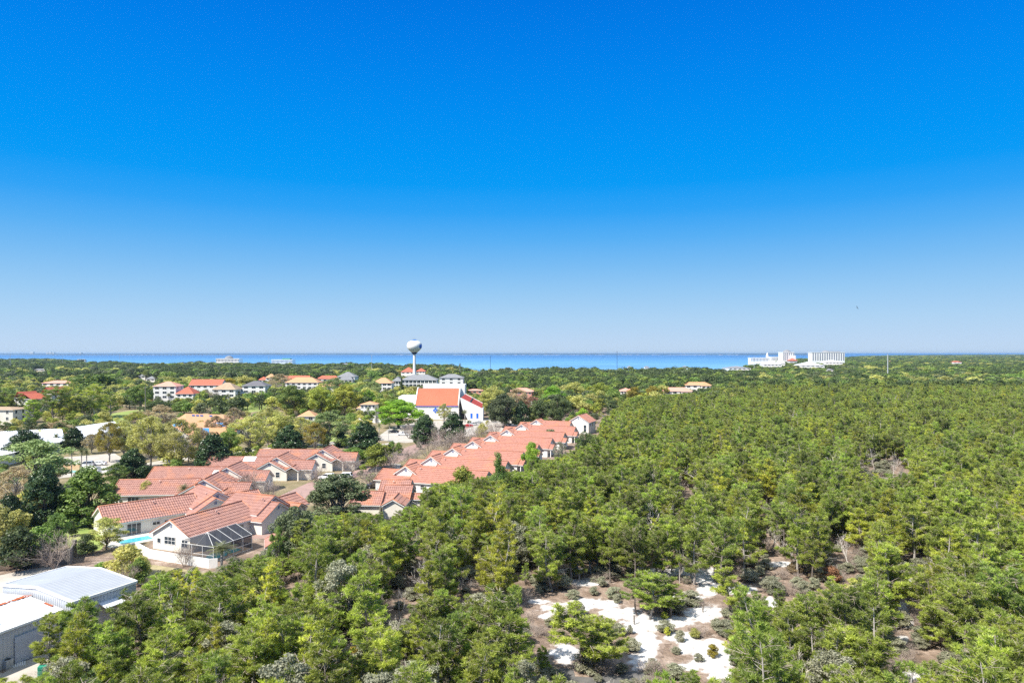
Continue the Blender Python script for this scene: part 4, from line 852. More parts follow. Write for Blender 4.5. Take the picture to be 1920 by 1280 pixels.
# --- vehicles
def car(px, py, rz, label, col='white_car', kind='suv', s=1.0):
    p = P(px,py); e = empty('parked_car', (p.x,p.y,.0), R(rz), label, 'car', 'cars parked between the houses and the church')
    Hh = 1.70 if kind == 'suv' else 1.42; L = 4.7; W_ = 1.85
    low = [(-2.35,.38),(-2.38,.75),(-2.25,.98),(-1.9,1.02),(1.15,1.02),(1.9,.92),(2.28,.78),(2.36,.5),(2.3,.30),(-2.25,.30)]
    cab = [(-2.12,1.0),(-1.85,Hh-.08),(-1.5,Hh),(.1,Hh),(.45,Hh-.08),(1.3,1.0)] if kind == 'suv' else [(-1.75,1.0),(-1.1,Hh-.05),(-.6,Hh),(.1,Hh),(.4,Hh-.05),(1.15,1.0)]
    def prism(b, pr, w0, w1, m=0):
        n = len(pr); zs = [z for _,z in pr]; zl, zh = min(zs), max(zs)
        hw = lambda z: w0+(w1-w0)*(z-zl)/max(.01,zh-zl)
        b.add([(x,-hw(z)/2,z) for x,z in pr]+[(x,hw(z)/2,z) for x,z in pr], [tuple(range(n)), tuple(range(2*n-1,n-1,-1))]+[(i,i+n,(i+1)%n+n,(i+1)%n) for i in range(n)], m)
    b = MB(); prism(b, low, W_, W_*.97); prism(b, cab, W_*.95, W_*.74); b.build('body', M[col], e, bevel=.05)
    zc_ = 1.06; g = MB(); hw = lambda z: (W_*.95+(W_*.74-W_*.95)*(z-1.0)/(Hh-1.0))/2+.012
    for sgn in (-1,1):
        x_0, x_1 = (cab[0][0]+.22, cab[-1][0]-.28); z1 = Hh-.14
        for u,v in ((x_0,-.45),(-.36,x_1)):
            ta = max(u, cab[1][0]+.12); tb_ = min(v, cab[-2][0]-.02)
            g.add([(u,sgn*hw(zc_),zc_),(v,sgn*hw(zc_),zc_),(tb_,sgn*hw(z1),z1),(ta,sgn*hw(z1),z1)], [(0,1,2,3) if sgn < 0 else (3,2,1,0)])
    g.add([(cab[-1][0]-.02,-.8,zc_),(cab[-1][0]-.02,.8,zc_),(cab[-2][0]+.04,.66,Hh-.12),(cab[-2][0]+.04,-.66,Hh-.12)], [(0,1,2,3)]); g.add([(cab[0][0]-.0,-.8,zc_+.02),(cab[0][0],.8,zc_+.02),(cab[1][0]-.03,.66,Hh-.14),(cab[1][0]-.03,-.66,Hh-.14)], [(3,2,1,0)])
    g.build('window', M['carglass'], e)
    for x in (-1.42,1.42):
        for y in (-.84,.84):
            t = MB()
            pts = [(x+.35*math.cos(a)*1.0, .35+.35*math.sin(a)) for a in [2*math.pi*k/18 for k in range(18)]]
            t.add([(u,y-.13,v) for u,v in pts]+[(u,y+.13,v) for u,v in pts], [tuple(range(18)), tuple(range(35,17,-1))]+[(k,(k+1)%18,(k+1)%18+18,k+18) for k in range(18)])
            wh_ = t.build('wheel', M['dark'], e); r = MB(); yy = y+(.14 if y > 0 else -.14)
            r.add([(x+.2*math.cos(2*math.pi*k/12), yy, .35+.2*math.sin(2*math.pi*k/12)) for k in range(12)], [tuple(range(12))]); r.build('rim', M['metal'], wh_)
    for y in (-.68,.68):
        q = MB(); q.box(2.27,2.36,y-.2,y+.2,.62,.78); q.build('headlight', M['lightglass'], e); q = MB(); q.box(-2.4,-2.3,y-.18,y+.18,.72,.92); q.build('tail_light', M['taillight'], e)
    return e
M['white_car'] = carpaint('white_car_paint', (.78,.79,.80)); M['dark_car'] = carpaint('dark_car_paint', (.03,.035,.05)); M['red_car'] = carpaint('red_car_paint', (.55,.015,.02)); M['silver_car'] = carpaint('silver_car_paint', (.5,.52,.54))
M['lightglass'] = paint('headlight_glass', (.75,.75,.72), .2, .02); M['taillight'] = paint('tail_light_red', (.5,.02,.02), .3, .02)
car(613,898,172,'white car with dark windows on the pink drive beside the porch house'); car(646,896,175,'second white car, half hidden by the live oak and a bare tree')
car(702,914,200,'dark blue car between the live oak and the first orange roof','dark_car'); car(706,884,185,'dark car in the shade at the left end of the first orange roof','dark_car','sedan')
car(877,800,200,'bright red car on the church car park','red_car','sedan'); car(887,797,205,'white car just behind the red car','white_car'); car(896,794,200,'silver car at the right end of the church car park row','silver_car','sedan')
car(950,797,190,'silver car under the wide grey green oak by the church','silver_car','sedan'); car(755,816,180,'white pickup sized car beside the bare pink grey tree','white_car'); car(738,811,180,'dark car left of the white pickup sized car','dark_car','sedan'); car(667,802,182,'white car showing left of the big magnolia','white_car')
car(161,874,195,'blue grey car behind the two palm trunks','silver_car'); car(184,872,190,'pale car at the right of the two palm trunks','white_car','sedan'); car(45,901,200,'dark car on the road at the far left','dark_car','sedan')
keep(590,876,665,902,188); keep(868,788,905,803,300); keep(150,862,200,880,235); keep(742,806,772,818,280)
# white banner board by the red car
p = P(874,803); 
# bird in the sky
def bird(px, py, Y, span, label, col='dark', roll=.8):
    z = pz(py,Y); e = empty('bird', (px2(px,Y),Y,z), .6, label, 'bird'); e.rotation_euler = (.3, roll, .6)
    b = MB(); s = span
    b.add([(0,.22*s,0),(.04*s,.05*s,.03*s),(0,-.2*s,0),(-.04*s,.05*s,.03*s),(0,.05*s,-.04*s)], [(0,1,3),(1,2,3),(0,4,1),(1,4,2),(2,4,3),(3,4,0)]); b.build('body', M[col], e)
    for sg in (-1,1):
        q = MB(); q.add([(sg*.03*s,.09*s,.02*s),(sg*.25*s,.12*s,.10*s),(sg*.5*s,-.02*s,.06*s),(sg*.26*s,0,.09*s),(sg*.03*s,-.06*s,.02*s),(sg*.2*s,.05*s,.06*s)], [(0,1,3,4) if sg>0 else (4,3,1,0),(1,2,3),(0,5,1),(4,5,3)]); q.build('wing', M[col], e)
bird(1607.5,577,140,1.1,'dark bird gliding in the sky above the slab hotel')

# pools near the white villa and club
def pool(px0,px1,py0,py1,label,name='swimming_pool'):
    e = P((px0+px1)/2,(py0+py1)/2); a = [P(px0,py1),P(px1,py1),P(px1,py0),P(px0,py0)]; t = empty(name,(e.x,e.y,0),0,label,'pool')
    b = MB(); q = [v-Vector((e.x,e.y,0)) for v in a]; o_ = [v*1.25 for v in q]
    b.add([(v.x,v.y,.16) for v in o_], [(0,1,2,3)]); b.build('surround', M['concrete'], t); b = MB(); b.add([(v.x,v.y,.2) for v in q], [(0,1,2,3)]); b.build('pool_water', M['pool'], t)
pool(690,704,776,779,'blue pool behind the white fence of the white villa'); pool(135,151,881,887,'pale blue pool corner right of the dark magnolia')
wallrun('villa_fence', [(672,792),(714,793),(742,790)], 2.2, .2, M['white'], 'white wall in front of the white villa pool', 'fence')
wallrun('club_fence', [(105,872),(135,876),(160,882),(200,886),(228,884)], 1.7, .15, M['white'], 'white fence in front of the two palm trunks', 'fence')
wallrun('tan_screen', [(118,880),(150,884)], 1.9, .3, paint('tan_boards', (.5,.34,.2), .9), 'tan board screen behind the dark magnolia', 'fence')

# ------------------------------------------------------------------ vegetation
L_ = {}
L_['pine'] = leafmat('pine_needles', (.19,.26,.038), (.49,.61,.09), .45, .32)
L_['pine_yellow'] = leafmat('yellow_pine_needles', (.28,.33,.035), (.63,.69,.085), .45, .32)
L_['pine_deep'] = leafmat('deep_pine_needles', (.13,.195,.036), (.37,.47,.08), .45, .32)
L_['magnolia'] = leafmat('dark_glossy_leaves', (.02,.05,.018), (.09,.15,.055), .12, .2, .8, .35)
L_['oak_dark'] = leafmat('dark_oak_leaves', (.04,.075,.022), (.13,.18,.05), .3)
L_['oak_grey'] = leafmat('grey_green_live_oak_leaves', (.07,.095,.04), (.17,.21,.09), .3)
L_['olive'] = leafmat('olive_spring_leaves', (.40,.42,.10), (.68,.67,.20), .5)
L_['tan'] = leafmat('tan_spring_buds', (.36,.29,.15), (.56,.46,.25), .45)
L_['lime'] = leafmat('lime_leaves', (.16,.34,.02), (.38,.60,.05), .45)
L_['yellowgreen'] = leafmat('yellow_green_leaves', (.20,.26,.03), (.42,.46,.06), .4)
L_['green'] = leafmat('fresh_green_leaves', (.11,.20,.03), (.27,.40,.07), .4)
L_['pale'] = leafmat('pale_green_leaves', (.18,.26,.08), (.36,.44,.17), .4)
L_['gold'] = leafmat('golden_leaves', (.30,.24,.02), (.50,.40,.04), .4)
L_['palm'] = leafmat('palm_fronds', (.10,.13,.05), (.26,.29,.12), .25)
L_['scrub'] = leafmat('grey_green_scrub', (.24,.25,.15), (.44,.44,.31), .4)
L_['brown'] = leafmat('rust_brown_leaves', (.18,.09,.04), (.32,.17,.08), .3)
L_['distant'] = leafmat('distant_forest_leaves', (.07,.12,.035), (.17,.24,.06), .3, .3, .12)

def unit(a): return a/np.maximum(np.linalg.norm(a, axis=1, keepdims=True), 1e-6)
def leaves(C, Rr, per, size, aspect, g, flat=.75, up=.5, shell=.55, rand=.7, tri=False):
    """many small leaf faces spread through clumps centred on C"""
    n = len(C)*per; c = np.repeat(C, per, 0); r = np.repeat(Rr, per)[:,None]
    d = unit(g.normal(size=(n,3))); rr = shell+(1-shell)*g.random((n,1))**.7
    pos = c+d*r*rr*np.array([1,1,flat]); nr = unit(d+g.normal(size=(n,3))*rand+np.array([0,0,up]))
    t1 = unit(np.cross(nr, g.normal(size=(n,3)))); t2 = np.cross(nr, t1); s = size*(.6+.8*g.random((n,1)))
    if tri:
        tip = unit(d*1.0+np.array([0,0,.6])+g.normal(size=(n,3))*.45)
        sd = unit(np.cross(tip, g.normal(size=(n,3))))
        V = np.stack([pos-sd*s*aspect, pos+sd*s*aspect, pos+tip*s], 1).reshape(-1,3); F_ = np.arange(n*3).reshape(-1,3)
    else:
        a = t1*s; b = t2*s*aspect; V = np.stack([pos-a*.5, pos-b*.5, pos+a*.5, pos+b*.5], 1).reshape(-1,3); F_ = np.arange(n*4).reshape(-1,4)
    return V, F_
def limb(b, p, q, r0, r1, g, n=4, sag=.12):
    p, q = Vector(p), Vector(q); L = (q-p).length; pts = []
    for i in range(n+1):
        t = i/n; v = p.lerp(q, t)+Vector((g.normal()*L*.035, g.normal()*L*.035, math.sin(t*math.pi)*L*sag)); pts.append(v if 0 < i < n else (p if i == 0 else q))
    b.tube(pts, [r0+(r1-r0)*i/n for i in range(n+1)], 5, cap=False)
def pine(seed, shape=0):
    """canonical tree 10 m tall, crown about 4.4 m wide: whorls of rising limbs set with small tufts, gaps between"""
    g = np.random.default_rng(seed); b = MB(); ph = g.random()*6; lean = g.normal(size=2)*.5
    tx_ = lambda z: (lean[0]*z/10+.2*math.sin(z*.7+ph), lean[1]*z/10+.18*math.sin(z*.6+ph*2))
    zs = np.linspace(0, 9.4, 9); b.tube([(*tx_(z), z) for z in zs], [.16*(1-z/11)+.012 for z in zs], 6, cap=False)
    C = []; Rr = []; base = [2.2,3.4,1.3,4.2,1.8,2.6,3.0][shape % 7]; z = base; a = g.random()*6
    while z < 9.5:
        t = (z-base)/(9.7-base)
        prof = [(1-t)**.75*1.1, math.sin(math.pi*min(1,.3+.66*t))**.6, (1-t)**.9*1.15, math.sin(math.pi*min(1,.35+.6*t))**.45*1.1, (1-t)**.6*(.7+.5*min(1,2*t)), (1-t)**.8*(.8+.4*g.random()), math.sin(math.pi*min(1,.22+.74*t))**.7][shape % 7]
        for k in range(int(g.integers(2,5))):
            if g.random() < .1: a += 2.4; continue
            a += 2.4+g.normal()*.5; L = max(.25, 2.15*prof*(.5+.65*g.random())); x0_, y0_ = tx_(z); rise = (.25+.5*g.random())*L*(.55+t)
            q = (x0_+math.cos(a)*L, y0_+math.sin(a)*L, z+rise); limb(b, (x0_,y0_,z), q, .045*(1.2-t), .012, g, 3, -.06)
            m = max(1, int(L/.38+.5))
            for j in range(m):
                u = 1-(j/m)*.68; c0 = np.array([x0_+math.cos(a)*L*u, y0_+math.sin(a)*L*u, z+rise*u*u+.1])+g.normal(size=3)*np.array([.13,.13,.1]); C.append(c0); Rr.append(.11+.09*g.random())
                for s_ in (-1,1):
                    if g.random() < .62:
                        sa = a+s_*(.75+.35*g.random()); sl = (.32+.4*g.random())*(1.1-.4*u); C.append(c0+np.array([math.cos(sa)*sl, math.sin(sa)*sl, .02+.16*g.random()])); Rr.append(.10+.09*g.random())
        z += .42+.26*g.random()
    x0_, y0_ = tx_(9.4); C.append(np.array([x0_,y0_,9.6])); Rr.append(.2); C.append(np.array([x0_,y0_,9.85])); Rr.append(.13)
    for k in range(16):                            # dead lower limbs
        zz = .9+g.random()*(base+1.2); aa = g.random()*6.28; l = .5+g.random()*1.3; b.tube([(*tx_(zz),zz), (tx_(zz)[0]+math.cos(aa)*l, tx_(zz)[1]+math.sin(aa)*l, zz+.25*l)], [.022,.006], 3, 1, False)
    C = np.array(C); Rr = np.array(Rr)
    for c in C:
        for k in range(2):
            p0 = np.array([*tx_(c[2]-.35), c[2]-.35])*.4+c*.6+g.normal(size=3)*.12; q = c+g.normal(size=3)*.3; sd_ = np.cross(q-p0, g.normal(size=3)); sd_ = sd_/(np.linalg.norm(sd_)+1e-6)*.02; b.add([p0-sd_, p0+sd_, q+sd_*.5, q-sd_*.5], [(0,1,2,3)], 1)
    V, F_ = leaves(C, Rr, 46, .29, .12, g, flat=.8, shell=.2, tri=True)
    return V, F_, b
def broad(seed, style):
    g = np.random.default_rng(seed); b = MB(); S_ = dict(
        oak=dict(z0=2.6, R=3.6, top=10, n=40, lr=(.75,1.2), per=270, leaf=.24, tr=.26, shell=.6),
        dome=dict(z0=1.4, R=4.0, top=10, n=60, lr=(.75,1.15), per=260, leaf=.24, tr=.28, shell=.65),
        magnolia=dict(z0=.3, R=3.6, top=10, n=88, lr=(.7,1.1), per=190, leaf=.27, tr=.2, shell=.7),
        budding=dict(z0=2.4, R=3.7, top=10, n=70, lr=(.55,.95), per=150, leaf=.2, tr=.2, shell=.2),
        shrub=dict(z0=.6, R=3.6, top=10, n=26, lr=(1.1,1.8), per=190, leaf=.42, tr=.12, shell=.5),
        loose=dict(z0=1.6, R=3.4, top=10, n=46, lr=(.6,1.1), per=200, leaf=.22, tr=.16, shell=.3),
        conical=dict(z0=1.0, R=2.6, top=10, n=60, lr=(.5,.8), per=150, leaf=.18, tr=.16, shell=.4),
        far=dict(z0=2.0, R=3.7, top=10, n=17, lr=(1.1,1.9), per=75, leaf=.62, tr=.3, shell=.7),
        farpine=dict(z0=3.0, R=3.2, top=10, n=20, lr=(.7,1.25), per=60, leaf=.5, tr=.25, shell=.5))[style]
    C = []; Rr = []; k = 0; z0, Rm, top, n = S_['z0'], S_['R'], S_['top'], S_['n']
    while len(C) < n and k < 2000:
        k += 1; t = g.random(); a = g.random()*6.283; r = S_['lr'][0]+(S_['lr'][1]-S_['lr'][0])*g.random()
        if style in ('magnolia','conical'): prof = (1-t)**(.62 if style == 'magnolia' else .9)*(.75+.5*min(1,t*3.5))
        else: prof = math.sqrt(max(0,1-(t*1.0)**2.2))*(.72+.5*min(1,t*2.2))
        rad = Rm*prof-r*.6; rad = max(0, rad)*(g.random()**.33); z = z0+r*.6+(top-z0-r*1.4)*t
        p = np.array([math.cos(a)*rad, math.sin(a)*rad, z])+g.normal(size=3)*.15
        if C and min(np.linalg.norm(p-c) for c in C) < r*.55: continue
        C.append(p); Rr.append(r)
    C = np.array(C); Rr = np.array(Rr)
    V, F_ = leaves(C, Rr, S_['per'], S_['leaf'], .75, g, flat=.78, up=.35, shell=S_['shell'])
    zt_ = z0+(top-z0)*.35; b.tube([(0,0,0),(.08,.05,z0*.6),(0,.1,zt_)], [S_['tr'],S_['tr']*.8,S_['tr']*.5], 7, cap=False)
    if style not in ('far','farpine'):
        for c,r in zip(C, Rr):
            if g.random() < .75: limb(b, (0,.05,z0*.6+g.random()*max(.3,c[2]*.35-z0*.3)), c, S_['tr']*.33, .02, g, 4)
    if style == 'budding':
        for c,r in zip(C, Rr):
            for j in range(9):
                d = g.normal(size=3); d[2] = abs(d[2]); d /= np.linalg.norm(d); q = c+d*r*1.1; b.tube([c, (c+q)/2+g.normal(size=3)*.06, q], [.02,.012,.004], 3, cap=False)
    return V, F_, b
def twigs(seed, H_=10, Rm=3.8, stems=9, dens=1.0, vase=True):
    """leafless shrub or tree: forked stems carrying a haze of fine twigs"""
    g = np.random.default_rng(seed); b = MB(); tw = []
    def grow(p, d, L, r, lv):
        n = 3; pts = [p]; q = p
        for i in range(n):
            d = d+g.normal(size=3)*.13; d[2] += .06; d /= np.linalg.norm(d); q = q+d*L/n; pts.append(q)
        if lv < 3: b.tube(pts, [r*(1-.18*i) for i in range(n+1)], 5 if lv == 0 else 4, cap=False)
        else: tw.append((pts, r))
        if lv < 4:
            for k in range(int(3*dens)+1 if lv < 3 else int(4*dens)):
                dd = d+g.normal(size=3)*(.42 if lv else .5); dd[2] = max(dd[2], -.1); dd /= np.linalg.norm(dd); i = int(g.integers(1,n+1))
                grow(pts[i], dd, L*(.62+.2*g.random()), r*.55, lv+1)
    if vase:
        for k in range(stems):
            a = 6.283*k/stems+g.normal()*.3; sp_ = .30+.28*g.random(); d = np.array([math.cos(a)*sp_, math.sin(a)*sp_, 1.0]); d /= np.linalg.norm(d); grow(np.array([math.cos(a)*.25, math.sin(a)*.25, 0.0]), d, H_*.36, .08, 1)
    else: grow(np.array([0,0,0.]), np.array([.08,0,1.]), H_*.40, .17, 0); grow(np.array([.1,0,H_*.15]), np.array([.5,.2,.8]), H_*.3, .09, 1)
    V = []; Fs = []
    for pts,r in tw:
        w = .022
        for p,q in zip(pts, pts[1:]):
            s = np.cross(q-p, g.normal(size=3)); s = s/np.linalg.norm(s)*w; k = len(V); V += [p-s,p+s,q+s*.7,q-s*.7]; Fs.append((k,k+1,k+2,k+3))
    V = np.array(V)
    V[:,2] = np.clip(V[:,2], 0, None)
    return V, np.array(Fs), b
def palm(seed, fan=True):
    g = np.random.default_rng(seed); b = MB(); b.tube([(0,0,0),(.12,.05,4),(.1,.1,8.3)], [.24,.19,.22], 8)
    V = []; Fs = []
    for i in range(34):
        a = 2.4*i; el_ = R(75-115*i/34); L = 1.9+.4*g.random(); o = np.array([.1,.1,8.4]); d = np.array([math.cos(a)*math.cos(el_), math.sin(a)*math.cos(el_), math.sin(el_)])
        pts = []; p = o.copy()
        for j in range(6): pts.append(p.copy()); p = p+d*L/5; d = d+np.array([0,0,-.16]); d /= np.linalg.norm(d)
        side = np.cross(d, [0,0,1]); side /= np.linalg.norm(side)+1e-6
        for j in range(1,6):
            for sgn in (-1,1):
                for e in (0,.5):
                    c = pts[j-1]*(1-e)+pts[j]*e; tip = c+side*sgn*(.55 if j < 5 else .3)+(pts[j]-pts[j-1])*1.1+np.array([0,0,-.14]); k = len(V); w = (pts[j]-pts[j-1])*.16; V += [c-w,c+w,tip]; Fs.append((k,k+1,k+2))
    return np.array(V)*1.0, np.array(Fs), b

PROTO = {}
def proto(key, VF, crown_mat, trunk_mat):
    V, F_, b = VF; PROTO[key] = (npmesh(key+'_crown', V, F_, [crown_mat]), b.mesh(key+'_trunk', [trunk_mat, M['twig']], True))
for i in range(7): proto('pine%d' % i, pine(11+i, i), L_[['pine','pine','pine_yellow','pine_deep','pine','pine_yellow','pine'][i]], M['bark'] if i % 2 else M['bark_light'])
for st,nv,mt in (('oak',3,'green'),('dome',2,'oak_grey'),('magnolia',2,'magnolia'),('budding',3,'olive'),('shrub',2,'scrub'),('loose',2,'pale'),('conical',1,'yellowgreen')):
    for i in range(nv): proto('%s%d' % (st,i), broad(101+i*7+len(st), st), L_[mt], M['bark'] if st != 'budding' else M['bark_light'])
for i,mt in enumerate(('oak_dark','green','olive','yellowgreen','oak_grey')): proto('far%d' % i, broad(301+i, 'far'), L_[mt], M['bark'])
for i,mt in enumerate(('pine_deep','oak_dark','distant')): proto('farpine%d' % i, broad(331+i, 'farpine'), L_[mt], M['bark'])
for i in range(3): proto('bare%d' % i, twigs(401+i, stems=10, dens=1.0), M['twig'], M['twig'])
proto('snag0', twigs(421, vase=False, dens=.7), M['silver'], M['silver']); proto('snag1', twigs(424, vase=False, dens=.7), M['bark_light'], M['bark_light'])
proto('palm0', palm(501), L_['palm'], M['bark_light'])
CW = dict(pine=4.6, oak=7.6, dome=8.2, magnolia=7.4, budding=7.6, shrub=8, loose=7, conical=5.4, far=7.8, farpine=6.6, bare=8.5, snag=7, palm=4.6)
SRC = {}
NAMES = dict(pine='pine_tree', oak='oak_tree', dome='live_oak', magnolia='magnolia_tree', budding='budding_tree', shrub='shrub', loose='young_tree', conical='conical_tree', far='broadleaf_tree', farpine='distant_pine', bare='bare_tree', snag='dead_tree', palm='palm_tree')
CATS = dict(pine='pine tree', oak='tree', dome='tree', magnolia='tree', budding='tree', shrub='shrub', loose='tree', conical='tree', far='tree', farpine='pine tree', bare='bare tree', snag='dead tree', palm='palm tree')
def kind_of(key): return key.rstrip('0123456789')
def plant(key, x, Y, h, w, label, tone=None, group=None, rot=None, name=None, cat=None, z=0):
    k = kind_of(key); e = empty(name or NAMES[k], (x,Y,z), rnd.uniform(0,6.28) if rot is None else rot, label, cat or CATS[k], group)
    e.scale = (w/CW[k], w/CW[k], h/10.0)
    cm, tm = PROTO[key]; c = link(bpy.data.objects.new('fronds' if k == 'palm' else ('twigs' if k in ('bare','snag') else 'crown'), cm), e); t = link(bpy.data.objects.new('stem' if k == 'shrub' else 'trunk', tm), e)
    if tone: c.material_slots[0].link = 'OBJECT'; c.material_slots[0].material = L_[tone]
    elif key not in SRC: SRC[key] = (c, t)
    return e
def T(key, px, yt, yb, wpx, label, tone=None, **k):
    Y = 35*F/(yb-HZ); h = max(.5, pz(yt,Y)); return plant(key, px2(px,Y), Y, h, wpx*Y/F, label, tone, **k)
